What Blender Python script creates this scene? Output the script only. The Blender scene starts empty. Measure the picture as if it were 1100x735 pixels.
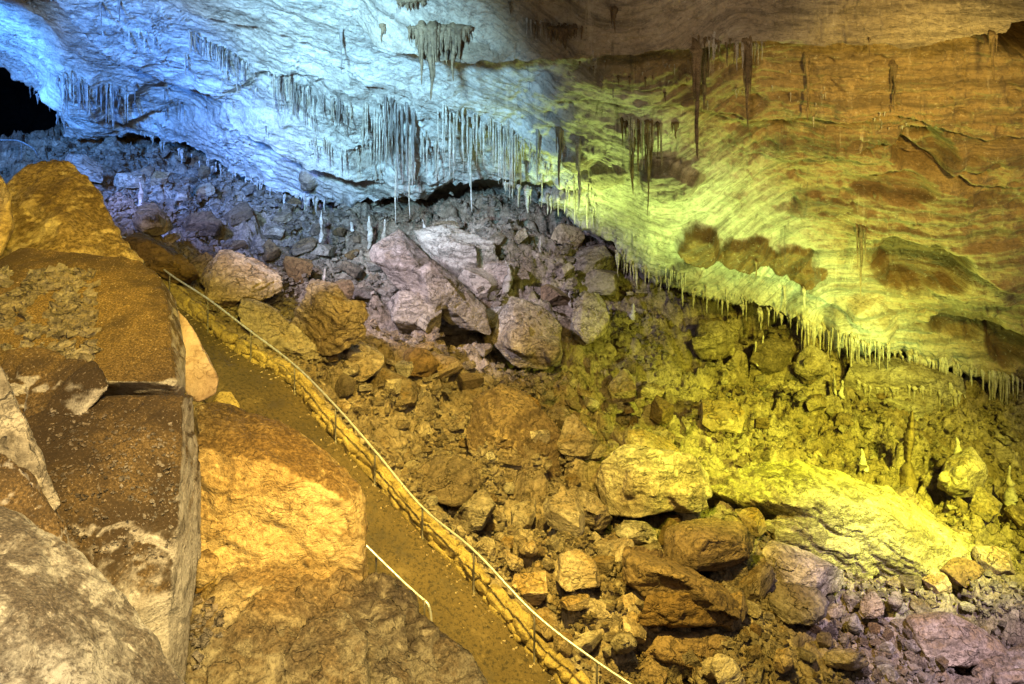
import bpy, bmesh, math, random
import numpy as np
from mathutils import Vector, Matrix, Euler

random.seed(7)
RNG = np.random.default_rng(11)
SC = bpy.context.scene
COL = SC.collection
F, CX, CY = 950.0, 550.0, 60.0          # focal length and principal point in photo pixels (1100 wide), eye at the origin


def P(px, py, d):
    """point at photo pixel (px, py), d metres in front of the eye"""
    return np.array([(px - CX) / F * d, d, -(py - CY) / F * d])


# ------------------------------------------------------------------ noise
def _hash(ix, iy, iz, seed):
    h = (ix.astype(np.int64) * 374761393 + iy.astype(np.int64) * 668265263 + iz.astype(np.int64) * 2147483647 + seed * 974711) & 0xFFFFFFFF
    h = ((h ^ (h >> 13)) * 1274126177) & 0xFFFFFFFF
    h = ((h ^ (h >> 16)) * 2246822519) & 0xFFFFFFFF
    return (h ^ (h >> 15)) & 0xFFFFFFFF


_G = RNG.normal(size=(256, 3)); _G /= np.linalg.norm(_G, axis=1)[:, None]


def perlin(p, seed=0):
    p = np.asarray(p, float)
    i = np.floor(p).astype(np.int64); f = p - i
    u = f * f * f * (f * (f * 6 - 15) + 10)
    out = np.zeros(len(p))
    for dx in (0, 1):
        wx = u[:, 0] if dx else 1 - u[:, 0]
        for dy in (0, 1):
            wy = u[:, 1] if dy else 1 - u[:, 1]
            for dz in (0, 1):
                wz = u[:, 2] if dz else 1 - u[:, 2]
                g = _G[_hash(i[:, 0] + dx, i[:, 1] + dy, i[:, 2] + dz, seed) & 255]
                d = g[:, 0] * (f[:, 0] - dx) + g[:, 1] * (f[:, 1] - dy) + g[:, 2] * (f[:, 2] - dz)
                out += wx * wy * wz * d
    return out * 1.5


def fbm(p, octs=5, seed=0, gain=0.5, lac=2.03):
    a, s, t = 1.0, np.zeros(len(p)), 0.0
    q = np.asarray(p, float).copy()
    for o in range(octs):
        s += a * perlin(q, seed + o * 17); t += a
        a *= gain; q = q * lac + 3.7
    return s / t * 1.6


def ridged(p, octs=4, seed=0):
    a, s, t = 1.0, np.zeros(len(p)), 0.0
    q = np.asarray(p, float).copy()
    for o in range(octs):
        s += a * (1 - np.abs(perlin(q, seed + o * 13)) * 2); t += a
        a *= 0.5; q = q * 2.1 + 1.3
    return s / t


def worley(p, seed=0, jit=0.9):
    """F1, F2, cell random (3) and the vector from the cell centre"""
    p = np.asarray(p, float)
    i0 = np.floor(p).astype(np.int64)
    n = len(p)
    f1 = np.full(n, 9.0); f2 = np.full(n, 9.0)
    cid = np.zeros(n, np.int64); vec = np.zeros((n, 3))
    for dx in (-1, 0, 1):
        for dy in (-1, 0, 1):
            for dz in (-1, 0, 1):
                c = i0 + np.array([dx, dy, dz])
                h = _hash(c[:, 0], c[:, 1], c[:, 2], seed)
                off = np.stack([(h & 1023) / 1023, ((h >> 10) & 1023) / 1023, ((h >> 20) & 1023) / 1023], 1)
                q = c + 0.5 + (off - 0.5) * jit
                v = p - q
                d = np.sqrt((v * v).sum(1))
                m = d < f1
                f2 = np.where(m, f1, np.minimum(f2, d))
                f1 = np.where(m, d, f1)
                cid = np.where(m, h, cid)
                vec[m] = v[m]
    h = _hash(cid, cid * 0 + 5, cid * 0 + 9, seed + 3)
    r = np.stack([(h & 1023) / 1023, ((h >> 10) & 1023) / 1023, ((h >> 20) & 1023) / 1023], 1)
    return f1, f2, r, vec


def worley2(p, seed=0, jit=0.9):
    """the same on the x, y plane"""
    p = np.asarray(p, float)[:, :2]
    i0 = np.floor(p).astype(np.int64)
    n = len(p)
    f1 = np.full(n, 9.0); f2 = np.full(n, 9.0)
    cid = np.zeros(n, np.int64); vec = np.zeros((n, 2))
    for dx in (-1, 0, 1):
        for dy in (-1, 0, 1):
            c = i0 + np.array([dx, dy])
            h = _hash(c[:, 0], c[:, 1], c[:, 0] * 0 + 1, seed)
            off = np.stack([(h & 1023) / 1023, ((h >> 10) & 1023) / 1023], 1)
            v = p - (c + 0.5 + (off - 0.5) * jit)
            d = np.sqrt((v * v).sum(1))
            m = d < f1
            f2 = np.where(m, f1, np.minimum(f2, d)); f1 = np.where(m, d, f1)
            cid = np.where(m, h, cid); vec[m] = v[m]
    h = _hash(cid, cid * 0 + 5, cid * 0 + 9, seed + 3)
    r = np.stack([(h & 1023) / 1023, ((h >> 10) & 1023) / 1023, ((h >> 20) & 1023) / 1023], 1)
    return f1, f2, r, vec


def sstep(a, b, x):
    t = np.clip((x - a) / (b - a), 0, 1)
    return t * t * (3 - 2 * t)


# ------------------------------------------------------------------ mesh helpers
def mesh_np(name, v, faces, smooth=True):
    """v (n,3), faces (m,k) int array"""
    me = bpy.data.meshes.new(name)
    v = np.asarray(v, np.float32); faces = np.asarray(faces, np.int32)
    m, k = faces.shape
    me.vertices.add(len(v)); me.vertices.foreach_set('co', v.ravel())
    me.loops.add(m * k); me.loops.foreach_set('vertex_index', faces.ravel())
    me.polygons.add(m)
    me.polygons.foreach_set('loop_start', np.arange(m, dtype=np.int32) * k)
    me.polygons.foreach_set('loop_total', np.full(m, k, np.int32))
    me.polygons.foreach_set('use_smooth', np.full(m, smooth))
    me.update(calc_edges=True)
    return me


def grid_faces(r, c):
    i = np.arange((r - 1) * (c - 1)); a = (i // (c - 1)) * c + i % (c - 1)
    return np.stack([a, a + 1, a + c + 1, a + c], 1)


def grid_normals(V):
    du = np.gradient(V, axis=1); dv = np.gradient(V, axis=0)
    n = np.cross(du, dv)
    return n / (np.linalg.norm(n, axis=2, keepdims=True) + 1e-9)


def link(name, me, mat=None, parent=None, loc=None):
    o = bpy.data.objects.new(name, me); COL.objects.link(o)
    if mat is not None:
        me.materials.clear(); me.materials.append(mat)
    if parent is not None: o.parent = parent
    if loc is not None: o.location = loc
    return o


def tag(o, label, cat, group=None):
    o['label'] = label; o['category'] = cat
    if group: o['group'] = group
    return o


def kind(o, k, label=None):
    o['kind'] = k
    if label: o['label'] = label
    return o


def empty(name, loc):
    o = bpy.data.objects.new(name, None); COL.objects.link(o); o.location = loc
    o.empty_display_size = 0.2
    return o


def tube(pts, rad, sides=8, cap=True):
    """tube along a polyline, rad scalar or list"""
    pts = np.asarray(pts, float); n = len(pts)
    rad = np.full(n, rad) if np.isscalar(rad) else np.asarray(rad, float)
    t = np.gradient(pts, axis=0); t /= np.linalg.norm(t, axis=1)[:, None]
    V = []
    ref = np.array([0, 0, 1.0])
    if abs(t[0][2]) > 0.9: ref = np.array([1.0, 0, 0])
    for i in range(n):
        a = np.cross(t[i], ref); a /= np.linalg.norm(a); b = np.cross(t[i], a)
        for k in range(sides):
            w = 2 * math.pi * k / sides
            V.append(pts[i] + rad[i] * (math.cos(w) * a + math.sin(w) * b))
    Fc = []
    for i in range(n - 1):
        for k in range(sides):
            k2 = (k + 1) % sides
            Fc.append((i * sides + k, i * sides + k2, (i + 1) * sides + k2, (i + 1) * sides + k))
    if cap:
        for base, idx in ((0, 0), ((n - 1) * sides, n - 1)):
            V.append(pts[idx]); c = len(V) - 1
            for k in range(0, sides):
                Fc.append((base + k, base + (k + 1) % sides, c, c))
    return np.array(V), Fc


def mesh_py(name, V, Fc, smooth=True):
    me = bpy.data.meshes.new(name)
    me.from_pydata([tuple(x) for x in V], [], [tuple(dict.fromkeys(f)) for f in Fc])
    if smooth: me.polygons.foreach_set('use_smooth', [True] * len(me.polygons))
    me.update()
    return me


# ------------------------------------------------------------------ materials
def nt(name):
    m = bpy.data.materials.new(name); m.use_nodes = True
    t = m.node_tree; t.nodes.clear()
    return m, t


class N:
    def __init__(s, t): s.t = t
    def new(s, typ, **kw):
        n = s.t.nodes.new(typ)
        for k, v in kw.items(): setattr(n, k, v)
        return n
    def con(s, a, b): s.t.links.new(a, b)
    def val(s, sock, v):
        if hasattr(v, 'is_output') or isinstance(v, bpy.types.NodeSocket): s.con(v, sock)
        else: sock.default_value = v
    def math(s, op, a, b=0.0, clamp=False):
        n = s.new('ShaderNodeMath', operation=op, use_clamp=clamp); s.val(n.inputs[0], a); s.val(n.inputs[1], b); return n.outputs[0]
    def vmath(s, op, a, b):
        n = s.new('ShaderNodeVectorMath', operation=op); s.val(n.inputs[0], a); s.val(n.inputs[1], b); return n.outputs[0]
    def noise(s, vec, scale, detail=8, rough=0.6, dist=0.0, col=False):
        n = s.new('ShaderNodeTexNoise'); s.con(vec, n.inputs['Vector']); n.inputs['Scale'].default_value = scale
        n.inputs['Detail'].default_value = detail; n.inputs['Roughness'].default_value = rough; n.inputs['Distortion'].default_value = dist
        return n.outputs['Color' if col else 'Fac']
    def voro(s, vec, scale, feat='DISTANCE_TO_EDGE', out='Distance'):
        n = s.new('ShaderNodeTexVoronoi', feature=feat); s.con(vec, n.inputs['Vector']); n.inputs['Scale'].default_value = scale
        return n.outputs[out]
    def ramp(s, fac, a, b, lo=0.0, hi=1.0):
        n = s.new('ShaderNodeMapRange', interpolation_type='SMOOTHSTEP'); s.val(n.inputs[0], fac)
        n.inputs[1].default_value = a; n.inputs[2].default_value = b; n.inputs[3].default_value = lo; n.inputs[4].default_value = hi
        return n.outputs[0]
    def mix(s, fac, a, b, mode='MIX'):
        n = s.new('ShaderNodeMix', data_type='RGBA', blend_type=mode); s.val(n.inputs[0], fac)
        for k, v in ((6, a), (7, b)):
            if isinstance(v, tuple): n.inputs[k].default_value = (*v, 1) if len(v) == 3 else v
            else: s.con(v, n.inputs[k])
        return n.outputs[2]


def rock_mat(name, a, b, dark=(0.05, 0.035, 0.02), silt=None, silt_rng=(0.35, 0.75), scale=1.0, crack=0.6, bump=0.7, bdist=0.06,
             strata=0.4, rough=0.85, attr=False, speck=0.5, tilt=(0, 0, 0), crack_scale=0.9, fine=1.0, flow=False, light=1.45, midc=0.7, fin_scale=9.0, silt2=None, tint=0.0, snz=1.6):
    m, t = nt(name); n = N(t)
    out = n.new('ShaderNodeOutputMaterial'); bs = n.new('ShaderNodeBsdfPrincipled')
    n.con(bs.outputs[0], out.inputs[0])
    tc = n.new('ShaderNodeTexCoord').outputs['Object']
    oi = n.new('ShaderNodeObjectInfo').outputs['Random']
    vec = n.vmath('ADD', tc, n.math('MULTIPLY', oi, 61.0))
    wn = n.noise(vec, 0.7 * scale, 3, 0.6, col=True)
    wv = n.vmath('SCALE', n.vmath('SUBTRACT', wn, (0.5, 0.5, 0.5)), (0, 0, 0))
    wv.node.inputs['Scale'].default_value = 0.9 / scale
    vw = n.vmath('ADD', vec, wv)
    big = n.noise(vec, 0.45 * scale, 3, 0.62)
    mid = n.noise(vw, 2.2 * scale, 5, 0.7)
    fin = n.noise(vec, fin_scale * scale, 4, 0.75)
    if flow:     # beds follow the lie of the rock, stored on the mesh
        fl = n.new('ShaderNodeAttribute', attribute_name='flow').outputs['Vector']
        sw_ = n.vmath('MULTIPLY', wv, (0.3, 0.3, 0.3))
        sv = n.vmath('ADD', n.vmath('MULTIPLY', fl, (0.13 * scale, 0.3 * scale, 3.0 * scale)), sw_)
        fv = n.noise(n.vmath('ADD', n.vmath('MULTIPLY', fl, (0.9 * scale, 0.5 * scale, 6.5 * scale)), sw_), 1.6, 5, 0.78)
    else:
        mp = n.new('ShaderNodeMapping'); n.con(vw, mp.inputs['Vector']); mp.inputs['Rotation'].default_value = tilt
        mp.inputs['Scale'].default_value = (0.35 * scale, 0.5 * scale, 4.2 * scale)
        sv = mp.outputs[0]; fv = None
    st = n.noise(sv, 1.3, 5, 0.7)
    lz = n.noise(n.vmath('ADD', n.vmath('MULTIPLY', vec, (1.0, 1.0, 1.9)), wv), crack_scale * 0.9 * scale, 4, 0.55)
    crk = n.math('MULTIPLY', n.ramp(n.math('ABSOLUTE', n.math('SUBTRACT', lz, 0.5)), 0.0, 0.014, 1.0, 0.0), n.ramp(mid, 0.36, 0.5))
    pit = n.ramp(n.math('ABSOLUTE', n.math('SUBTRACT', mid, 0.47)), 0.0, 0.02, 1.0, 0.0)
    crk = n.math('MAXIMUM', crk, n.math('MULTIPLY', pit, 0.35))
    c = n.mix(n.ramp(big, 0.36, 0.62), a, b)
    c = n.mix(n.math('MULTIPLY', n.ramp(st, 0.44, 0.64), strata), c, dark)
    c = n.mix(n.math('MULTIPLY', n.ramp(mid, 0.5, 0.68), midc), c, dark)
    c = n.mix(n.math('MULTIPLY', n.ramp(mid, 0.42, 0.26), 0.75), c, tuple(min(0.8, x * light) for x in a))
    if flow: c = n.mix(n.math('MULTIPLY', n.ramp(fv, 0.42, 0.3), 0.5), c, (0.7, 0.66, 0.58))
    if attr:
        for nm, colr in attr:
            at = n.new('ShaderNodeAttribute', attribute_name=nm).outputs['Fac']
            lo = tuple(x * 0.45 for x in colr)
            cc = n.mix(n.ramp(st, 0.42, 0.64), colr, lo)
            cc = n.mix(n.math('MULTIPLY', n.ramp(mid, 0.5, 0.68), midc * 0.8), cc, lo)
            cc = n.mix(n.math('MULTIPLY', n.ramp(mid, 0.42, 0.28), 0.6), cc, tuple(min(0.8, x * 1.5) for x in colr))
            c = n.mix(at, c, cc)
    if flow:     # pale and dark drip streaks running straight down
        pz = n.noise(n.vmath('MULTIPLY', tc, (1.7, 0.5, 0.13)), 1.0, 4, 0.7)
        pg = n.ramp(n.noise(tc, 0.22, 3, 0.6), 0.48, 0.62)
        c = n.mix(n.math('MULTIPLY', n.math('MULTIPLY', n.ramp(pz, 0.58, 0.68), pg), 0.65), c, (0.55, 0.47, 0.36))
        c = n.mix(n.math('MULTIPLY', n.math('MULTIPLY', n.ramp(pz, 0.42, 0.34), pg), 0.6), c, dark)
        c = n.mix(n.math('MULTIPLY', n.ramp(fv, 0.53, 0.66), 0.6), c, dark)
    if silt is not None:
        nz = n.new('ShaderNodeSeparateXYZ'); n.con(n.new('ShaderNodeNewGeometry').outputs['Normal'], nz.inputs[0])
        s_ = n.math('ADD', nz.outputs[2], n.math('MULTIPLY', n.math('SUBTRACT', mid, 0.5), snz))
        s_ = n.math('ADD', s_, n.math('MULTIPLY', n.math('SUBTRACT', big, 0.5), snz))
        sc = silt if silt2 is None else n.mix(n.ramp(n.noise(vec, 0.55, 5, 0.7), 0.42, 0.6), silt, silt2)
        sc = n.mix(n.math('MULTIPLY', n.ramp(fin, 0.45, 0.6), 0.8), sc, tuple(x * 0.3 for x in silt))
        sc = n.mix(n.ramp(fin, 0.38, 0.26), sc, tuple(x * 2.2 for x in silt))
        c = n.mix(n.ramp(s_, *silt_rng), c, sc)
    c = n.mix(n.math('MULTIPLY', n.ramp(fin, 0.5, 0.64), speck), c, dark)
    c = n.mix(n.math('MULTIPLY', n.ramp(fin, 0.42, 0.3), speck * 0.8), c, tuple(min(0.8, x * 1.6) for x in b))
    c = n.mix(n.math('MULTIPLY', crk, crack), c, tuple(x * 0.5 for x in dark))
    if tint:
        tn = n.new('ShaderNodeHueSaturation'); n.con(c, tn.inputs['Color'])
        n.con(n.ramp(oi, 0, 1, 1 - tint, 1 + tint), tn.inputs['Value']); n.con(n.math('ADD', n.math('MULTIPLY', n.math('FRACT', n.math('MULTIPLY', oi, 7.3)), 0.5), 0.75), tn.inputs['Saturation'])
        c = tn.outputs[0]
    n.con(c, bs.inputs['Base Color'])
    bs.inputs['Roughness'].default_value = rough
    bs.inputs['Specular IOR Level'].default_value = 0.3
    h = n.math('ADD', mid, n.math('MULTIPLY', fin, 0.45 * fine))
    h = n.math('ADD', h, n.math('MULTIPLY', st, 0.7 * strata + 0.2))
    if flow: h = n.math('ADD', h, n.math('MULTIPLY', fv, 0.5))
    h = n.math('SUBTRACT', h, n.math('MULTIPLY', crk, 0.5 * crack))
    bp = n.new('ShaderNodeBump'); n.con(h, bp.inputs['Height']); bp.inputs['Strength'].default_value = bump
    bp.inputs['Distance'].default_value = bdist / scale * 2.2
    n.con(bp.outputs[0], bs.inputs['Normal'])
    return m


def metal_mat(name, colr, rough=0.4):
    m, t = nt(name); n = N(t)
    out = n.new('ShaderNodeOutputMaterial'); bs = n.new('ShaderNodeBsdfPrincipled'); n.con(bs.outputs[0], out.inputs[0])
    tc = n.new('ShaderNodeTexCoord').outputs['Object']
    z = n.noise(tc, 9, 6, 0.6)
    n.con(n.mix(n.ramp(z, 0.4, 0.7), colr, tuple(x * 0.5 for x in colr)), bs.inputs['Base Color'])
    bs.inputs['Metallic'].default_value = 0.7
    n.con(n.ramp(z, 0.3, 0.7, rough - 0.1, rough + 0.2), bs.inputs['Roughness'])
    return m


PALE = (0.50, 0.44, 0.36); TAN = (0.40, 0.30, 0.19); BROWN = (0.115, 0.072, 0.035); SILT = (0.15, 0.095, 0.042)
M = {}
M['ceiling'] = rock_mat('flowstone_ceiling', (0.60, 0.58, 0.53), (0.48, 0.44, 0.38), dark=(0.09, 0.075, 0.06), scale=0.62, crack=0.22, bump=1.0, bdist=0.05,
                        strata=0.55, rough=0.6, attr=[('tan', (0.335, 0.235, 0.115)), ('shade_brown', (0.17, 0.095, 0.035))], speck=0.35, flow=True, light=1.2, midc=0.45)
M['floor'] = rock_mat('debris_slope', (0.36, 0.285, 0.21), (0.24, 0.175, 0.115), silt=(0.22, 0.15, 0.085), silt_rng=(0.8, 1.3), scale=0.9, crack=0.6, bump=1.0, bdist=0.07, strata=0.4)
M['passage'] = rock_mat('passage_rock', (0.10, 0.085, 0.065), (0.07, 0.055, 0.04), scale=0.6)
M['rock'] = rock_mat('limestone_rubble', (0.40, 0.32, 0.235), (0.27, 0.20, 0.135), silt=(0.23, 0.155, 0.08), silt_rng=(0.6, 1.2), scale=1.0, crack=0.6, bump=1.0, bdist=0.06, strata=0.5, tint=0.3)
M['pale_rock'] = rock_mat('pale_limestone', (0.50, 0.43, 0.33), (0.34, 0.27, 0.19), scale=0.9, crack=0.6, bump=1.0, bdist=0.06, strata=0.6, tint=0.15)
M['boulder'] = rock_mat('silted_boulder', (0.58, 0.50, 0.40), (0.46, 0.38, 0.29), silt=(0.175, 0.105, 0.036), silt2=(0.06, 0.035, 0.014), silt_rng=(0.18, 0.52), scale=1.6, crack=0.2, bump=0.85, bdist=0.05, strata=0.3, speck=0.5, fin_scale=20, snz=0.7)
M['tan_boulder'] = rock_mat('tan_boulder', (0.46, 0.37, 0.21), (0.33, 0.25, 0.13), dark=(0.09, 0.06, 0.028), silt=(0.24, 0.16, 0.07), silt2=(0.14, 0.10, 0.06), silt_rng=(0.5, 1.1), scale=1.3, crack=0.5, bump=1.0, bdist=0.06, strata=0.5, fin_scale=13, speck=0.55)
M['ochre'] = rock_mat('ochre_boulder', (0.52, 0.40, 0.20), (0.40, 0.28, 0.12), dark=(0.11, 0.065, 0.022), silt=(0.16, 0.10, 0.036), silt2=(0.25, 0.165, 0.06), snz=1.0, silt_rng=(0.42, 0.85), scale=1.5, crack=0.3, bump=1.0, bdist=0.06, strata=0.6)
M['grey_boulder'] = rock_mat('weathered_grey_boulder', (0.50, 0.45, 0.36), (0.34, 0.295, 0.23), dark=(0.07, 0.055, 0.04), silt=(0.13, 0.10, 0.07), silt_rng=(0.62, 1.05), scale=2.0, crack=0.25, bump=0.9, bdist=0.045, strata=0.65, speck=0.7, tilt=(0.2, 0.6, 0), fin_scale=14, midc=0.85)
M['pink_rock'] = rock_mat('pinkish_limestone', (0.60, 0.44, 0.35), (0.50, 0.34, 0.24), dark=(0.22, 0.13, 0.08), scale=1.4, crack=0.4, bump=0.6, bdist=0.04, strata=0.3, speck=0.3)
M['yellow_rock'] = rock_mat('yellow_bedded_rock', (0.46, 0.40, 0.20), (0.30, 0.25, 0.11), dark=(0.075, 0.055, 0.02), scale=0.9, crack=0.45, bump=1.1, bdist=0.07, strata=0.75, tilt=(0.1, 0.5, 0.2), midc=0.85)
M['stal'] = rock_mat('pale_dripstone', (0.54, 0.50, 0.44), (0.36, 0.31, 0.24), dark=(0.10, 0.075, 0.05), scale=1.6, crack=0.1, bump=0.8, bdist=0.05, strata=0.3, rough=0.55, speck=0.5)
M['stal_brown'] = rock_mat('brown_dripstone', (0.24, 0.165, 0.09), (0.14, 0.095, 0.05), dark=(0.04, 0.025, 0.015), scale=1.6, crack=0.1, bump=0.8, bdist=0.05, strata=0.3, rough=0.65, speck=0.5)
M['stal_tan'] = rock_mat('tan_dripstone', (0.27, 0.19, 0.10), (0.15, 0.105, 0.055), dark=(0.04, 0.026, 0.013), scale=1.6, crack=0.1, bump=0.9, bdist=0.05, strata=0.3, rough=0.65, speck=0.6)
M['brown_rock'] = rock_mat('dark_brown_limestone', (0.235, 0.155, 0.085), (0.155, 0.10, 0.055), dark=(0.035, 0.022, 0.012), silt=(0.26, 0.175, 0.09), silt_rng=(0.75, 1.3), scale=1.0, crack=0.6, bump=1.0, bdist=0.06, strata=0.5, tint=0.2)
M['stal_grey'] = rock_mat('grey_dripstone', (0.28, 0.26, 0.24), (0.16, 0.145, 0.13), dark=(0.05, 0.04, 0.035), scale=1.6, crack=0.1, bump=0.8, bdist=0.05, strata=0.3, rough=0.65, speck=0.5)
M['wallstone'] = rock_mat('wall_stone', (0.40, 0.30, 0.115), (0.26, 0.19, 0.07), dark=(0.07, 0.045, 0.02), scale=1.8, fin_scale=11, speck=0.7, crack=0.35, bump=0.9, bdist=0.05, strata=0.2)
M['steel'] = metal_mat('galvanised_pipe', (0.72, 0.72, 0.70), 0.35)
M['dull'] = metal_mat('dull_pipe', (0.17, 0.165, 0.16), 0.6)
M['post'] = metal_mat('dark_post', (0.16, 0.14, 0.12), 0.5)


def path_mat():
    m, t = nt('trodden_asphalt'); n = N(t)
    out = n.new('ShaderNodeOutputMaterial'); bs = n.new('ShaderNodeBsdfPrincipled'); n.con(bs.outputs[0], out.inputs[0])
    tc = n.new('ShaderNodeTexCoord').outputs['Object']
    a = n.noise(tc, 0.5, 6, 0.6); f = n.noise(tc, 11, 5, 0.8)
    c = n.mix(n.ramp(a, 0.35, 0.65), (0.088, 0.058, 0.023), (0.058, 0.038, 0.015))
    c = n.mix(n.math('MULTIPLY', n.ramp(f, 0.5, 0.6), 0.9), c, (0.018, 0.012, 0.006))
    c = n.mix(n.math('MULTIPLY', n.ramp(f, 0.42, 0.3), 0.5), c, (0.22, 0.16, 0.08))
    d_ = n.noise(tc, 1.4, 6, 0.7)
    c = n.mix(n.math('MULTIPLY', n.ramp(d_, 0.54, 0.66), 0.7), c, (0.04, 0.027, 0.013))
    c = n.mix(n.math('MULTIPLY', n.ramp(d_, 0.42, 0.32), 0.6), c, (0.17, 0.12, 0.06))
    n.con(c, bs.inputs['Base Color']); n.con(n.ramp(d_, 0.5, 0.7, 0.92, 0.5), bs.inputs['Roughness'])
    bp = n.new('ShaderNodeBump'); n.con(f, bp.inputs['Height']); bp.inputs['Strength'].default_value = 0.9; bp.inputs['Distance'].default_value = 0.05
    n.con(bp.outputs[0], bs.inputs['Normal'])
    return m


M['path'] = path_mat()

# ------------------------------------------------------------------ the path's centre line, edges
EDGE = np.array([P(*p) for p in [(60, 210, 34), (130, 276, 31), (170, 311, 29.6), (204, 339, 28.5), (238, 369, 27.6), (272, 390, 26.9), (306, 410, 26.2), (343, 456, 25.0), (372, 488, 24.2), (402, 519, 23.5), (433, 556, 22.7),
                                 (464, 587, 22.0), (491, 614, 21.5), (511, 638, 21.0), (542, 672, 20.4), (569, 706, 19.9), (600, 735, 19.4), (680, 815, 18.4), (760, 905, 17.3)]])   # the foot of the stone wall


def resample(pts, step):
    pts = np.asarray(pts, float)
    # Catmull-Rom
    out = []
    n = len(pts)
    for i in range(n - 1):
        p0, p1, p2, p3 = pts[max(i - 1, 0)], pts[i], pts[i + 1], pts[min(i + 2, n - 1)]
        for t in np.linspace(0, 1, 24, endpoint=False):
            out.append(0.5 * ((2 * p1) + (-p0 + p2) * t + (2 * p0 - 5 * p1 + 4 * p2 - p3) * t * t + (-p0 + 3 * p1 - 3 * p2 + p3) * t ** 3))
    out.append(pts[-1]); out = np.array(out)
    s = np.r_[0, np.cumsum(np.linalg.norm(np.diff(out, axis=0), axis=1))]
    k = np.arange(0, s[-1], step)
    return np.stack([np.interp(k, s, out[:, j]) for j in range(3)], 1)


EL = resample(EDGE, 0.25)
T2 = np.gradient(EL[:, :2], axis=0); T2 /= np.linalg.norm(T2, axis=1)[:, None]
LEFT = np.stack([T2[:, 1], -T2[:, 0], np.zeros(len(T2))], 1)     # towards the near side of the path
if LEFT[len(LEFT) // 2][1] > 0: LEFT = -LEFT
WID = 2.5

# ------------------------------------------------------------------ cave floor (world heightfield through spot heights)
CTRL = [  # (px, py, distance)
    (-150, 190, 56), (0, 165, 58), (60, 158, 60), (100, 152, 58), (200, 165, 56), (280, 205, 53), (350, 222, 51.5), (450, 222, 51), (550, 226, 50), (640, 268, 48.5), (700, 312, 47.5),
    (800, 333, 47), (860, 352, 45.6), (900, 362, 45.2), (960, 386, 44.6), (1060, 408, 44.2), (1100, 418, 44), (1250, 446, 43.5), (960, 404, 43.2), (1050, 430, 42.6),
    (130, 200, 47), (200, 240, 43), (280, 250, 45), (340, 262, 45), (260, 300, 37), (330, 330, 36), (400, 300, 43), (470, 300, 43.5), (480, 380, 36), (420, 400, 32), (380, 400, 31),
    (560, 260, 46.5), (560, 330, 42), (560, 400, 37.5), (620, 300, 45), (640, 380, 40), (640, 440, 36), (700, 400, 41.5), (700, 460, 36), (760, 380, 44), (780, 460, 39),
    (560, 470, 30), (500, 520, 26.5), (560, 560, 25.3), (640, 560, 27), (620, 650, 22.8), (700, 600, 25.8), (720, 700, 22.2), (800, 540, 31), (860, 480, 37.5), (880, 430, 41.5),
    (850, 620, 27), (850, 735, 22.5), (960, 560, 32), (960, 450, 41), (1000, 640, 28), (1000, 735, 24), (1060, 500, 38), (1100, 560, 34), (1100, 735, 25), (1250, 735, 26), (1250, 560, 36)]
CW = [P(*c) for c in CTRL]
CW += [np.array(p) for p in [(-30, 50, -9), (-34, 40, -8), (-24, 30, -8.5), (-16, 22, -9.5), (-11, 16, -9.5), (-8, 11, -9), (-4, 14, -11.5), (0, 14, -12.5), (-5, 8, -8.5), (-10, 7, -7.5),
                             (0, 8, -10), (5, 10, -12.5), (5, 15, -14), (10, 16, -15.5), (16, 16, -16.5), (22, 18, -17), (0, 5, -5), (-5, 4.5, -4.5), (6, 5, -6),
                             (0, 0, -1.7), (-4, 0, -1.6), (5, 0, -1.8), (0, -5, -1.6), (-12, 0, -1.8), (14, 3, -6), (14, 9, -13), (40, 40, -20), (44, 30, -19), (-20, 14, -6), (-22, 4, -3)]]
CW = np.array(CW)
CW = np.vstack([CW, EL[::5] + LEFT[::5] * 1.2])


def tps_fit(xy, z, lam=0.4):
    n = len(xy)
    d = np.linalg.norm(xy[:, None] - xy[None], axis=2)
    K = d ** 2 * np.log(d + 1e-9) + lam * np.eye(n) * 10
    Pm = np.c_[np.ones(n), xy]
    A = np.block([[K, Pm], [Pm.T, np.zeros((3, 3))]])
    return np.linalg.solve(A, np.r_[z, 0, 0, 0])


def tps_eval(xy, ctrl, w):
    out = np.empty(len(xy))
    for i in range(0, len(xy), 40000):
        q = xy[i:i + 40000]
        d = np.linalg.norm(q[:, None] - ctrl[None], axis=2)
        out[i:i + 40000] = (d ** 2 * np.log(d + 1e-9)) @ w[:len(ctrl)] + w[len(ctrl)] + q @ w[len(ctrl) + 1:]
    return out


TW = tps_fit(CW[:, :2], CW[:, 2])


def path_dist(xy):
    """signed distance across the path from the wall foot (positive towards the near side) and the path's height there"""
    best = np.full(len(xy), 1e9); sd = np.zeros(len(xy)); z = np.zeros(len(xy))
    for i in range(0, len(EL)):
        v = xy - EL[i, :2]; d = (v * v).sum(1)
        m = d < best
        best[m] = d[m]; sd[m] = v[m] @ LEFT[i, :2]; z[m] = EL[i, 2]
    return np.sqrt(best), sd, z


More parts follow.
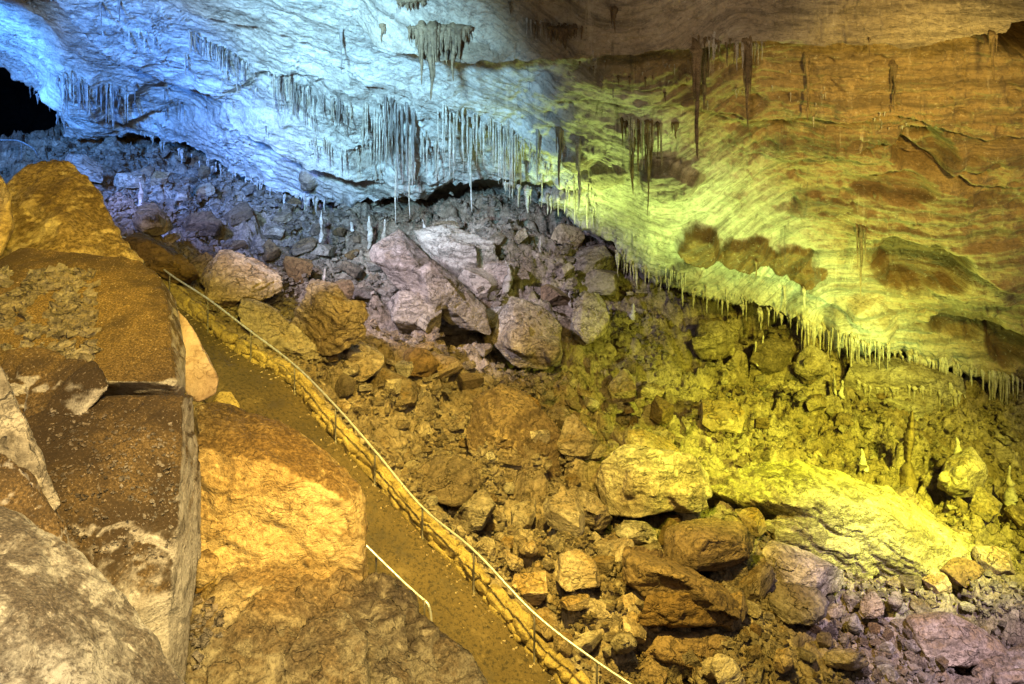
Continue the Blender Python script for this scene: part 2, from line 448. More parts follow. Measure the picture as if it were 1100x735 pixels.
def floor_h(x, y, fine=True):
    xy = np.stack([x, y], 1)
    h = tps_eval(xy, CW[:, :2], TW)
    p3 = np.stack([x, y, h * 0], 1)
    d, sd, pz = path_dist(xy)
    onp = (d < 4.5)
    keep = np.ones(len(x))
    inside = onp & (sd > -0.75) & (sd < WID + 0.3)
    keep = np.where(onp, np.clip(np.maximum((-0.75 - sd), (sd - WID - 0.3)) / 1.3, 0, 1), 1.0)
    keep = np.where(inside, 0.0, keep)
    if fine:
        far = sstep(24, 36, y)
        wz = np.stack([fbm(p3 * 0.5, 3, 5), fbm(p3 * 0.5 + 9, 3, 6), h * 0], 1)
        q = p3 + 0.7 * wz
        n = np.zeros(len(x))
        for sc, amp, til, sd_, an, st_ in ((0.26, 1.25, 0.7, 1, -0.6, 0.55), (0.62, 0.8, 0.8, 2, -0.4, 0.5), (1.5, 0.36, 0.7, 3, 0.3, 0.7), (3.6, 0.13, 0.6, 4, 0, 0.8)):
            qr = np.stack([(q[:, 0] * math.cos(an) - q[:, 1] * math.sin(an)) * st_, q[:, 0] * math.sin(an) + q[:, 1] * math.cos(an)], 1)
            f1, f2, r, v = worley2(qr * sc, sd_)
            e = f2 - f1
            lump = (r[:, 0] - 0.45) * amp + ((r[:, 1] - 0.5) * v[:, 0] + (r[:, 2] - 0.5) * v[:, 1]) * til * 2.4 * amp - amp * 0.4 * (1 - sstep(0, 0.09, e))
            n += lump * (0.75 + 0.35 * far) * sstep(-0.5, 0.1, perlin(p3 * 0.22, 40 + sd_))
        bed_ = sstep(29, 37, y)
        rk = p3 + 0.9 * wz
        rg_ = ridged(np.stack([rk[:, 0] * 0.30 + rk[:, 1] * 0.12, rk[:, 1] * 0.42 - rk[:, 0] * 0.1, h * 0], 1), 5, 15)
        n = n * (1 - 0.35 * bed_) + bed_ * (1.5 * (rg_ - 0.55) + 0.35 * (ridged(rk * 1.4, 4, 16) - 0.5))
        n += 0.4 * fbm(p3 * 0.3, 3, 8) + 0.10 * fbm(p3 * 2.3, 5, 9, 0.6)
        h = h + n * np.clip(keep, 0, 1)
    h = np.where(keep < 1, h * keep + (pz - 0.12) * (1 - keep), h)
    return h


cols = np.linspace(-260, 1420, 940)
rows = np.r_[np.linspace(-6, 12, 40, endpoint=False), np.exp(np.linspace(np.log(12), np.log(62), 620))]
gx, gy = np.meshgrid(cols, rows)
X = (gx - CX) / F * np.maximum(gy, 14); Y = gy.copy()
Z = floor_h(X.ravel(), Y.ravel()).reshape(X.shape)
FV = np.stack([X, Y, Z], 2)
FLOOR_FACES = grid_faces(*X.shape)
fo = link('cave_floor', mesh_np('cave_floor', FV.reshape(-1, 3), FLOOR_FACES), M['floor'])
kind(fo, 'structure')

# depth buffers over the photo frame (photo pixels / 2)
BW, BH = 700, 480; BX, BY = -150, -100


def zbuf(V):
    v = V.reshape(-1, 3)
    m = v[:, 1] > 5
    v = v[m]
    px = CX + F * v[:, 0] / v[:, 1]; py = CY - F * v[:, 2] / v[:, 1]
    ix = ((px - BX) / 2).astype(int); iy = ((py - BY) / 2).astype(int)
    ok = (ix >= 0) & (ix < BW) & (iy >= 0) & (iy < BH)
    B = np.full((BH, BW), 1e9)
    np.minimum.at(B, (iy[ok], ix[ok]), v[ok, 1])
    return B


LASTZ = [0]


def zget(B, px, py, rad=2):
    ix, iy = int((px - BX) / 2), int((py - BY) / 2)
    ix = min(max(ix, rad), BW - 1 - rad); iy = min(max(iy, rad), BH - 1 - rad)
    w = B[iy - rad:iy + rad + 1, ix - rad:ix + rad + 1]
    return float(w.min())


ZF = zbuf(FV)

# ------------------------------------------------------------------ cave ceiling: profile control net, then relief
LIPX = [-260, -150, -60, 0, 22, 45, 62, 70, 100, 140, 190, 250, 310, 350, 420, 460, 500, 560, 600, 650, 700, 760, 830, 880, 960, 1060, 1100, 1250, 1420]
LIPY = [20, 40, 58, 70, 84, 100, 124, 146, 150, 142, 150, 190, 212, 218, 216, 205, 198, 205, 226, 255, 300, 320, 331, 356, 382, 402, 412, 440, 470]
LIPD = [62, 60, 58, 57, 57, 56.5, 56, 56, 55.5, 55, 53.5, 52, 50.5, 49.5, 48.5, 48.5, 48.5, 48, 47, 46, 45.2, 44.8, 44.5, 44, 43.5, 43, 43, 42.5, 42]
ccol = np.linspace(-260, 1420, 1060)
lip = np.interp(ccol, LIPX, LIPY); lipd = np.interp(ccol, LIPX, LIPD)
k = np.ones(15) / 15; lipd = np.convolve(np.pad(lipd, 7, 'edge'), k, 'valid')
topd = np.interp(ccol, [-260, 0, 300, 550, 800, 1100, 1420], [44, 43, 40, 38.5, 37.5, 36.5, 36])     # distance where the wall meets the roof ledge
tv = np.r_[np.linspace(-1.0, 0, 60, endpoint=False), np.linspace(0, 1, 420, endpoint=False), np.linspace(1, 2, 70)]
G = np.zeros((len(tv), len(ccol), 3)); GP = np.zeros((len(tv), len(ccol), 2))
for i, t in enumerate(tv):
    if t < 0:      # roof, running towards and over the eye
        py0 = -26; u = -t
        d0 = topd - 1.0
        y = d0 - u * 24.0
        z0 = -(py0 - CY) / F * d0
        z = z0 + 0.10 * u * 24 + 1.8 * u ** 2
        x = (ccol - CX) / F * np.maximum(y, 30)
        G[i] = np.stack([x, y, z], 1); GP[i, :, 0] = ccol; GP[i, :, 1] = -26 - 300 * u
    elif t <= 1:
        py = -26 + t * (lip + 26)
        d = topd - 1.0 + (lipd - topd + 1.0) * (0.25 * t + 0.75 * t ** 1.15)
        x = (ccol - CX) / F * d
        G[i] = np.stack([x, d, -(py - CY) / F * d], 1); GP[i, :, 0] = ccol; GP[i, :, 1] = py
    else:          # underside of the lip, running back and then down behind the slope
        u = t - 1
        d = lipd + 0.3 + 7.5 * u
        x = (ccol - CX) / F * lipd
        z = -(lip - CY) / F * lipd + 0.5 * np.sin(min(u * 6, math.pi)) - 5.0 * u ** 2.2 * sstep(40, 110, ccol) - 0.4 * u
        G[i] = np.stack([x, d, z], 1); GP[i, :, 0] = ccol; GP[i, :, 1] = lip + 6 * u
nr = grid_normals(G)
if nr[200, 500, 1] > 0: nr = -nr
p = G.reshape(-1, 3); gp = GP.reshape(-1, 2); tt = np.repeat(tv, len(ccol))
px, py = gp[:, 0], gp[:, 1]


def poly_sd(px, py, pts):
    """height of a polyline y(x) minus py (positive above the line) and fade at its ends"""
    xs, ys = zip(*pts)
    yy = np.interp(px, xs, ys)
    w = sstep(xs[0], xs[0] + 40, px) * (1 - sstep(xs[-1] - 40, xs[-1], px))
    return yy - py, w


D = np.zeros(len(p))
wob = fbm(p * 0.35, 4, 21) * 12
# named ledges: the stone above each line stands proud of the stone below it
for pts, amp, sft in [
    ([(-200, -60), (60, -22), (130, 38), (230, 95), (330, 162), (420, 195)], 1.3, 7),
    ([(-100, 30), (0, 40), (60, 92), (120, 120), (190, 128)], 0.8, 8),
    ([(180, -10), (330, 45), (450, 110), (560, 150), (660, 190)], 0.55, 9),
    ([(380, 26), (520, 33), (620, 36), (760, 30), (1000, 27), (1440, 20)], 1.8, 4),
    ([(560, 92), (700, 112), (830, 120), (960, 118)], 0.35, 6),
    ([(720, 118), (830, 128), (960, 116), (1040, 140), (1200, 150)], 0.45, 5),
    ([(860, 168), (960, 150), (1040, 190), (1120, 205)], 0.5, 6),
    ([(780, 168), (900, 172), (990, 178), (1100, 176)], 0.3, 4),
    ([(900, 252), (960, 250), (1020, 268), (1070, 300), (1130, 310)], 0.8, 6),
    ([(980, 312), (1030, 320), (1110, 330)], 0.6, 5),
    ([(1010, 350), (1070, 352), (1130, 366)], 0.7, 6),
    ([(560, 150), (640, 165), (720, 215), (780, 240)], 0.35, 6),
    ([(700, 255), (800, 292), (860, 310), (950, 352)], 0.3, 6),
]:
    s, w = poly_sd(px, py + wob * 0.6, pts)
    D += amp * w * (sstep(-sft * 0.4, sft * 0.4, s) * np.exp(-np.maximum(s, 0) / 45) - 0.35 * (1 - sstep(-sft * 0.4, sft * 0.4, s)) * np.exp(-np.maximum(-s, 0) / 30))
# bosses and hollows: centre, half sizes, height (+ towards the eye), brown painted on for shade
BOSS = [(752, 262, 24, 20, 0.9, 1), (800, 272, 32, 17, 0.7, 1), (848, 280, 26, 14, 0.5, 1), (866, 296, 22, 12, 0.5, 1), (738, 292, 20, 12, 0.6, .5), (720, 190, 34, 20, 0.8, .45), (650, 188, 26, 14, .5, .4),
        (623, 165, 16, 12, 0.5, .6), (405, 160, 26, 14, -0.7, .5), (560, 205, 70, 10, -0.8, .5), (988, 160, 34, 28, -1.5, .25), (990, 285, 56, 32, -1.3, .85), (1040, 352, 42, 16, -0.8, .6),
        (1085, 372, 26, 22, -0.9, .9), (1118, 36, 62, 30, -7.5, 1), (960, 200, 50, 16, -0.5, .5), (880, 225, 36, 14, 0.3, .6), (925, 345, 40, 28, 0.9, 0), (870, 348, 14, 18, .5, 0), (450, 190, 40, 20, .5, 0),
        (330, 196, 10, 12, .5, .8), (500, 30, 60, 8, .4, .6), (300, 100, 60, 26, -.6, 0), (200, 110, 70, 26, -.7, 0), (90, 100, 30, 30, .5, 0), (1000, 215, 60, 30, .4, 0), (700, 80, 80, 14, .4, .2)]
shade_brown = np.zeros(len(p))
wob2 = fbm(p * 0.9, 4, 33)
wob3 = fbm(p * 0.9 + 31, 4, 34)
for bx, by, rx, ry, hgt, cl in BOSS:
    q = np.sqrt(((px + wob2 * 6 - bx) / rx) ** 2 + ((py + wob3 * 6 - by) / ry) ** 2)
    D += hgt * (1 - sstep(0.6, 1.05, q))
    shade_brown = np.maximum(shade_brown, cl * (1 - sstep(0.92, 1.03, q + 0.25 * (wob2))))
shade_brown = np.where(tt > 1.02, 0.35, shade_brown)
# general relief: flow flutes raking down to the right on the left part, level bedding on the right part
right = sstep(620, 820, px - (py - 60) * 0.35)
ang = np.radians(24) * (1 - right)
ux = p[:, 0] * np.cos(ang) - p[:, 2] * np.sin(ang)
uz = p[:, 0] * np.sin(ang) + p[:, 2] * np.cos(ang)
wp = np.stack([ux * 0.16, p[:, 1] * 0.35, uz * 1.15], 1) + 0.35 * np.stack([fbm(p * 0.25, 3, 51), fbm(p * 0.25, 3, 52), fbm(p * 0.25, 3, 53)], 1)
bed = ridged(wp, 5, 61)
D += 0.27 * (bed - 0.5) * (0.6 + 0.4 * right)
b2 = fbm(np.stack([ux * 0.5, p[:, 1] * 0.7, uz * 3.2], 1), 5, 71, 0.6)
D += 0.11 * b2 + 0.05 * fbm(np.stack([ux * 1.6, p[:, 1], uz * 6.0], 1), 4, 72, 0.6)
D += 0.55 * fbm(p * 0.18, 4, 81) + 0.11 * fbm(p * 1.3, 5, 82, 0.6)
f1, f2, r, v = worley(p * np.array([0.55, 0.3, 0.75]) + 0.5 * np.stack([wob2, wob3, wob2], 1), 91)
D -= 0.35 * (1 - sstep(0, 0.55, f1)) * sstep(-0.1, 0.3, perlin(p * 0.12, 95)) * sstep(150, 420, px)
# short vertical drip ribs
rib = ridged(np.stack([p[:, 0] * 2.6, p[:, 1] * 0.3, p[:, 2] * 0.22], 1), 3, 99)
D += 0.16 * sstep(0.72, 0.95, rib) * sstep(-0.05, 0.25, perlin(p * 0.3, 98))
edge = (1 - sstep(0.0, 0.06, np.abs(tt - 1.0)))
D += 0.25 * edge * fbm(p * np.array([1.6, 1, 0.4]), 4, 101)
D *= np.where(tt > 1, 1 - 0.8 * sstep(1.0, 1.3, tt), 1)
CV = p + nr.reshape(-1, 3) * D[:, None]
# ragged lip
CV[:, 2] += edge * 0.28 * fbm(p * np.array([1.1, 0.5, 0]), 5, 111)
CVG = CV.reshape(G.shape)
cme = mesh_np('cave_ceiling', CV, grid_faces(*G.shape[:2]))
tan = np.clip(sstep(-0.32, 0.42, ((px - 640) - (py - 60) * 1.05) / 200 + 0.25 * fbm(p * 0.3, 4, 121)) + 0.9 * (1 - sstep(18, 52, py + wob)) * sstep(300, 600, px + wob * 4 + py), 0, 1) * (tt <= 1.0)
tan = tan * (1 - 0.34 * sstep(420, 640, px + wob * 3) * (1 - sstep(26, 46, py + wob)))
for nm, arr in (('tan', tan), ('shade_brown', shade_brown)):
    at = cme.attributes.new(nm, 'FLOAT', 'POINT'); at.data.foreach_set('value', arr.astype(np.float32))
at = cme.attributes.new('flow', 'FLOAT_VECTOR', 'POINT'); at.data.foreach_set('vector', np.stack([ux, p[:, 1], uz], 1).astype(np.float32).ravel())
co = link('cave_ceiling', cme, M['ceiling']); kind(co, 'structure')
ZC = zbuf(CVG[60:480])

# dark passage behind the gap at the upper left: a rock tunnel bending out of sight
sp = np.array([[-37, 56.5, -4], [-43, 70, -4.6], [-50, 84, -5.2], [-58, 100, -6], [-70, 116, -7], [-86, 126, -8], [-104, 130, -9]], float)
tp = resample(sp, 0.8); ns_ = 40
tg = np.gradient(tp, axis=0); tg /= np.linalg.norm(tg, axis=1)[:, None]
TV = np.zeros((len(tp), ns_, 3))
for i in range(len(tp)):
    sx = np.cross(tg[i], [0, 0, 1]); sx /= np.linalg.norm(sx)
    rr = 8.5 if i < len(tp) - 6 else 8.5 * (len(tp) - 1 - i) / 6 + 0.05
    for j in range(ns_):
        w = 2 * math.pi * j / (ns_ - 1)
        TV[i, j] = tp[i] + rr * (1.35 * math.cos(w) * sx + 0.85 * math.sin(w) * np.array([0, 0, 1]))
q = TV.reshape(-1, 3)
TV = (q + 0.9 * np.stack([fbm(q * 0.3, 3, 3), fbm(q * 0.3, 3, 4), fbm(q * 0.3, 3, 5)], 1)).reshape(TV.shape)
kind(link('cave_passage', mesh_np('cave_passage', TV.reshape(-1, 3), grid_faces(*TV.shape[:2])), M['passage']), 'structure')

# ------------------------------------------------------------------ the walkway, its kerb wall and handrails
pw = []
offs = np.linspace(-0.1, WID, 14)
for o_ in offs: pw.append(EL + LEFT * o_ + np.array([0, 0, 0.03 * math.sin(o_ * 1.2)]))
PV = np.stack(pw, 1)
q = PV.reshape(-1, 3); q[:, 2] += 0.02 * fbm(q * 0.9, 3, 5); PV = q.reshape(PV.shape)
kind(link('path', mesh_np('path', PV.reshape(-1, 3), grid_faces(*PV.shape[:2])), M['path']), 'structure')


def blob_rows():
    b = bmesh.new(); bmesh.ops.create_cube(b, size=1); bmesh.ops.subdivide_edges(b, edges=b.edges[:], cuts=3, use_grid_fill=True)
    v = np.array([x.co[:] for x in b.verts]); f = [[w.index for w in x.verts] for x in b.faces]; b.free()
    s = v / np.linalg.norm(v, axis=1)[:, None] * 0.62
    return v * 0.62 + s * 0.38, np.array(f)


BV, BF = blob_rows()
wv, wf = [], []
nb = 0
rs = np.random.default_rng(3)
E2 = resample(EDGE, 0.02)
def frame_at(s):
    i = min(max(int(s / 0.02), 0), len(E2) - 2)
    t = E2[i + 1] - E2[i]; t /= np.linalg.norm(t)
    l = np.array([t[1], -t[0], 0]); l /= np.linalg.norm(l)
    if l[1] > 0: l = -l
    return E2[i], t, l
WALLH, WALLW = 0.30, 0.36
for lay in range(2):
    for row in range(2):
        s = 0.0 + 0.2 * lay + 0.1 * row
        while s < len(E2) * 0.02 - 1:
            ln = rs.uniform(0.32, 0.75) if lay else rs.uniform(0.25, 0.55)
            o_, t, l = frame_at(s + ln / 2)
            hh = WALLH * (0.5 if lay == 0 else 0.55) * rs.uniform(0.9, 1.15); ww = WALLW / 2 * rs.uniform(0.95, 1.15)
            cz = hh * 0.5 - 0.04 if lay == 0 else WALLH * 0.46 + hh * 0.42
            c = o_ - l * (0.03 + ww * 0.5 + row * WALLW * 0.5) + np.array([0, 0, cz + rs.uniform(-.03, .03)])
            v = BV * np.array([ln * 1.0, ww * 1.06, hh * 1.1])
            v = v * (1 + 0.12 * rs.normal(size=(1, 3))) + 0.075 * np.stack([perlin(v * 5 + nb, 1), perlin(v * 5 + nb + 7, 2), perlin(v * 5 + nb + 3, 3)], 1)
            up = np.cross(l, t); up = up if up[2] > 0 else -up
            a = rs.uniform(-.12, .12)
            t_, l_ = t * math.cos(a) + l * math.sin(a), l * math.cos(a) - t * math.sin(a)
            wv.append(c + v[:, :1] * t_ + v[:, 1:2] * l_ + v[:, 2:] * up)
            wf.append(BF + nb * len(BV)); nb += 1
            s += ln * 0.98
sw = link('stone_wall', mesh_np('stone_wall', np.vstack(wv), np.vstack(wf)), M['wallstone'])
tag(sw, 'low kerb wall of rough yellow stones along the descending path', 'wall')


def rail_run(name, label, rail_pts, post_xy, rr=0.029, mat='steel'):
    base = rail_pts[0]
    e = empty(name, tuple(post_xy[0][0] if len(post_xy) else base)); off = np.array(e.location)
    V, Fc = tube(np.array(rail_pts) - off, rr, 8)
    link('rail', mesh_py('rail', V, Fc), M[mat], e)
    for a, b in post_xy:
        V, Fc = tube(np.array([a, a + (b - a) * 0.5, b]) - off, 0.024, 8)
        # a small foot flange
        V2, F2 = tube(np.array([a, a + np.array([0, 0, 0.03])]) - off, 0.06, 8)
        n0 = len(V)
        link('post', mesh_py('post', np.vstack([V, V2]), Fc + [tuple(x + n0 for x in f) for f in F2]), M['post'], e)
    return tag(e, label, 'handrail')


def wall_pt(px):
    """point on the wall's middle whose photo column is px"""
    q = EL - LEFT * (WALLW * 0.35)
    cx = CX + F * q[:, 0] / q[:, 1]
    return np.array([np.interp(px, cx, q[:, j]) for j in range(3)])


ECX = CX + F * EL[:, 0] / EL[:, 1]


def edge_pt(x):
    return np.array([np.interp(x, ECX, EL[:, j]) for j in range(3)]) + np.array([0.02, -0.03, -0.05])


posts = []
for x, yt in ((182, 295), (223, 322), (269, 357), (316, 393), (360, 437), (402, 485), (453, 546), (508, 592), (573, 660), (640, 712), (716, 762)):
    a = edge_pt(x); b = a.copy(); b[2] = -(yt - CY) / F * a[1]; posts.append((a, b))
rp = [P(128, 262, 30.8), P(134, 254, 30.7), P(148, 265, 30.3)] + [b + np.array([0, 0, 0.02]) for a, b in posts]
rail_run('handrail', 'long steel pipe handrail on posts along the kerb wall', resample(rp, 0.3), posts)
# short rail on the near side of the path
nr0 = [P(372, 566, 20.6), P(392, 585, 20.3), P(430, 622, 19.9), P(452, 642, 19.6), P(459, 648, 19.5), P(462, 656, 19.45), P(464, 672, 19.4)]
rail_run('handrail', 'short bent pipe handrail beside the path behind the low tan boulder', resample(nr0, 0.08),
         [(P(456, 683, 19.5), P(456, 645, 19.5)), (P(404, 640, 20.2), P(404, 597, 20.2))])
# far rail at the mouth of the passage
fr0 = [P(-30, 149, 50), P(0, 150.5, 50), P(18, 151, 50), P(28, 155, 50), P(36, 160, 50), P(42, 169, 50)]
rail_run('handrail', 'pale curved handrail before the black cave mouth', resample(fr0, 0.15), [(P(23, 172, 50), P(23, 152.5, 50)), (P(-12, 172, 50), P(-12, 150.5, 50))], rr=0.045, mat='dull')


# ------------------------------------------------------------------ boulders
def hull_object(hulls):
    bm = bmesh.new()
    for pts in hulls:
        b = bmesh.new()
        for q_ in pts: b.verts.new(q_)
        r_ = bmesh.ops.convex_hull(b, input=b.verts[:])
        bmesh.ops.delete(b, geom=[g for g in b.verts if not g.link_faces], context='VERTS')
        me = bpy.data.meshes.new('t'); b.to_mesh(me); b.free(); bm.from_mesh(me); bpy.data.meshes.remove(me)
    me = bpy.data.meshes.new('t'); bm.to_mesh(me); bm.free()
    return me


def rock_mesh(name, hulls, voxel, smooth=3, amp=0.08, freq=1.0, seed=0, bed_amp=0.0, bed_tilt=(0, 0, 1), chips=0.0, cuts=0, cut=0.12):
    """hulls: lists of world points; returns mesh with world coordinates and the world base point"""
    src = hull_object(hulls)
    o = bpy.data.objects.new('t', src); COL.objects.link(o)
    md = o.modifiers.new('r', 'REMESH'); md.mode = 'VOXEL'; md.voxel_size = voxel
    if smooth:
        sm = o.modifiers.new('s', 'SMOOTH'); sm.iterations = smooth; sm.factor = 0.5
    dg = bpy.context.evaluated_depsgraph_get(); dg.update()
    me = bpy.data.meshes.new_from_object(o.evaluated_get(dg), depsgraph=dg)
    bpy.data.objects.remove(o); bpy.data.meshes.remove(src)
    n = len(me.vertices)
    v = np.empty(n * 3, np.float32); me.vertices.foreach_get('co', v); v = v.reshape(-1, 3).astype(float)
    nn = np.empty(n * 3, np.float32); me.vertex_normals.foreach_get('vector', nn); nn = nn.reshape(-1, 3)
    if cuts:      # broken faces: flatten everything that sticks out beyond random planes
        rr = np.random.default_rng(seed + 77)
        c0 = v.mean(0); siz = np.sqrt(((v - c0) ** 2).sum(1)).max()
        for k_ in range(cuts):
            nn_ = rr.normal(size=3) + np.array([0, -0.7, 0.45]); nn_ /= np.linalg.norm(nn_)
            t_ = (v - c0) @ nn_
            lim = t_.max() - rr.uniform(0.2, 1.0) * cut * (t_.max() - t_.min())
            v = v - np.maximum(t_ - lim, 0)[:, None] * nn_ * 0.96
        me.vertices.foreach_set('co', v.astype(np.float32).ravel()); me.update()
        nn = np.empty(n * 3, np.float32); me.vertex_normals.foreach_get('vector', nn); nn = nn.reshape(-1, 3)
    w = v * freq
    d = amp * (0.9 * fbm(w * 0.6, 3, seed) + 0.55 * fbm(w * 2.2, 5, seed + 1, 0.58))
    rg = ridged(w * 1.1 + 5, 4, seed + 2)
    d -= amp * 0.9 * sstep(0.8, 0.97, rg)
    if chips:
        f1, f2, r, vv = worley(w * 1.0 + 0.4 * np.stack([fbm(w, 2, 7), fbm(w, 2, 8), fbm(w, 2, 9)], 1), seed)
        d += chips * ((r[:, 0] - 0.5) + (r[:, 1] - 0.5) * vv[:, 0] * 1.5 + (r[:, 2] - .5) * vv[:, 2] * 1.5) - chips * 0.5 * (1 - sstep(0, 0.1, f2 - f1))
    if bed_amp:
        tl = np.array(bed_tilt, float); tl /= np.linalg.norm(tl)
        hgt = w @ tl + 0.25 * fbm(w * 0.7, 3, seed + 5)
        d += bed_amp * fbm(np.stack([hgt * 3.5, w[:, 0] * 0.25, w[:, 1] * 0.25], 1), 5, seed + 6, 0.62)
    v = v + nn * d[:, None]
    base = np.array([v[:, 0].mean(), v[:, 1].mean(), v[:, 2].min()])
    me.vertices.foreach_set('co', (v - base).astype(np.float32).ravel())
    me.polygons.foreach_set('use_smooth', np.ones(len(me.polygons), bool))
    me.update(); me.name = name
    return me, base


def crag(front, d, thick, seed):
    """broken block: the outline jittered, with knuckles and broken faces in front, and a second smaller block grown into it"""
    rr = np.random.default_rng(seed * 7 + 1)
    xs = [a[0] for a in front]; ys = [a[1] for a in front]; cx_, cy_ = np.mean(xs), np.mean(ys); wx, wy = max(xs) - min(xs), max(ys) - min(ys)
    out = [(a[0] + rr.normal(0, .035) * wx, a[1] + rr.normal(0, .035) * wy, a[2] + rr.normal(0, .12) * thick) for a in front]
    A = [P(*(q_[0], q_[1], d + q_[2])) for q_ in out]
    for k_ in range(3):
        A.append(P(cx_ + rr.uniform(-.28, .28) * wx, cy_ + rr.uniform(-.2, .3) * wy, d - rr.uniform(0.12, .5) * thick))
    c = np.mean(A[:len(out)], axis=0)
    for q_ in A[:len(out)]:
        b = c + (q_ - c) * rr.uniform(.7, .95) + c / c[1] * thick * rr.uniform(.7, 1.1) + np.array([0, 0, 0.12 * thick]); A.append(b)
    hs = [A]
    for k_ in range(2 if wx > 40 else 1):
        fx_, fy_ = cx_ + rr.uniform(-.3, .3) * wx, cy_ + rr.uniform(-.05, .3) * wy
        B = []
        for j_ in range(12):
            v_ = rr.normal(size=3); v_ /= np.linalg.norm(v_); v_ = np.sign(v_) * np.abs(v_) ** .6
            B.append(P(fx_ + v_[0] * wx * rr.uniform(.18, .3), fy_ + v_[1] * wy * rr.uniform(.18, .3), d - .1 * thick + v_[2] * thick * .4))
        hs.append(B)
    return hs


def px_hull(front, d, thick, shrink=0.8, drop=0.0, back_up=0.0):
    """front: (px, py, depth offset) list; back: the same outline shrunk and thick metres further"""
    fp = [P(a[0], a[1], d + (a[2] if len(a) > 2 else 0)) for a in front]
    c = np.mean(fp, axis=0)
    out = list(fp)
    for q_ in fp:
        b = c + (q_ - c) * shrink + c / c[1] * thick + np.array([0, 0, -drop + back_up])
        out.append(b)
    return out


ROCKS = []


def boulder(label, hulls, mat, voxel, name='boulder', cat='boulder', group=None, **kw):
    me, base = rock_mesh(name, hulls, voxel, **kw)
    o = link(name, me, M[mat], loc=tuple(base))
    tag(o, label, cat, group)
    ROCKS.append(o)
    return o


# --- the great boulders on the left
g1 = 'great boulders piled beside the path'
b_yellow = boulder('rounded golden boulder at the top of the left boulder pile', [px_hull([(-60, 330, 1), (-10, 215, 1.5), (22, 182, 2), (52, 167, 2.5), (78, 176, 2), (100, 200, 1.5), (128, 246, 0.5), (152, 284, 0), (160, 330, 0), (60, 330, -2), (70, 250, -0.5)], 18.5, 4.5, 0.75)],
        'ochre', 0.06, amp=0.13, seed=11, group=g1, smooth=4, cuts=6, cut=0.035, chips=0.06, bed_amp=0.06)
boulder('small golden boulder cut by the left edge beside the top boulder', [px_hull([(-60, 300, 0), (-40, 180, 1), (0, 186, 0.5), (12, 205, 0), (16, 245, 0), (2, 275, 0), (-20, 300, -0.5)], 17.0, 2, 0.8)],
        'ochre', 0.06, amp=0.09, seed=12, group=g1, smooth=6)
b_gravel = boulder('brown flat-faced boulder covered with loose gravel', [
    [P(a[0], a[1], 13.4 + a[2]) for a in [(-70, 330, 2.4), (-20, 290, 3.0), (22, 264, 3.6), (95, 276, 3.4), (152, 280, 3.2), (172, 296, 2.8), (180, 330, 2.0), (184, 370, 1.0), (188, 412, 0.05), (120, 410, 0), (30, 411, 0), (-70, 412, 0.2),
     (190, 322, 3.2), (197, 360, 2.2), (200, 418, 0.9), (120, 421, .45), (-70, 422, .6), (0, 300, 5.5), (150, 300, 5.5), (190, 400, 4.5), (190, 470, 3), (-70, 480, 3)]]],
    'boulder', 0.045, amp=0.045, seed=13, group=g1, smooth=2, chips=0.03, cuts=5, cut=0.012)
boulder('rugged brown boulder wedged below the gravel-covered boulder', [px_hull([(-50, 385, 0.6), (-10, 374, 0.8), (40, 372, 0.8), (68, 376, 0.7), (100, 390, 0.4), (116, 414, 0), (96, 440, -.1), (50, 500, -0.5), (-60, 500, -.5)], 12.3, 1.8, 0.85)],
        'boulder', 0.045, amp=0.1, seed=14, group=g1, chips=0.12, bed_amp=0.03)
b_dark = boulder('large dark brown boulder with a pale vertical side face', [
    [P(*a) for a in [(20, 452, 12.0), (60, 436, 12.3), (115, 422, 12.5), (198, 424, 12.6), (190, 560, 11.3), (184, 640, 10.9), (178, 740, 10.7), (110, 640, 10.5), (20, 560, 10.4), (209, 424, 13.3), (215, 520, 12.6), (214, 618, 12.0), (199, 735, 11.4), (40, 440, 15), (20, 700, 12), (190, 780, 11)]]],
    'boulder', 0.04, amp=0.035, seed=15, group=g1, smooth=2, chips=0.045)
boulder('pale leaning slab with a sharp edge at the far left', [[P(*a) for a in [(-40, 380, 10.4), (2, 392, 10.2), (30, 468, 9.8), (66, 540, 9.6), (58, 552, 9.5), (20, 520, 9.5), (-40, 470, 9.6), (-40, 400, 11.5), (20, 440, 11.2), (60, 545, 10.8)]]],
        'pale_rock', 0.035, amp=0.05, seed=16, group=g1, bed_amp=0.02)
boulder('dark angular block under the leaning pale slab', [[P(*a) for a in [(-40, 470, 9.6), (12, 488, 9.35), (34, 505, 9.3), (72, 572, 9.2), (77, 596, 9.0), (40, 600, 8.8), (-40, 560, 8.9), (0, 480, 10.6), (70, 580, 10.4), (-40, 640, 9.6), (70, 640, 9.6)]]],
        'boulder', 0.035, amp=0.06, seed=17, group=g1, chips=0.06)
b_grey = boulder('broad weathered grey boulder filling the lower left corner', [
    [P(*a) for a in [(-80, 520, 9.0), (0, 546, 8.9), (40, 568, 8.7), (78, 596, 8.6), (132, 642, 8.3), (168, 690, 8.0), (204, 742, 7.7), (230, 800, 7.4), (120, 800, 6.6), (-80, 800, 6.3), (-80, 640, 7.2), (60, 690, 7.2), (-60, 560, 11), (80, 620, 10.6), (190, 760, 9.5), (-60, 900, 9)]]],
    'grey_boulder', 0.032, amp=0.075, seed=18, group=g1, bed_amp=0.035, bed_tilt=(0.75, 0.2, 0.62), smooth=4)
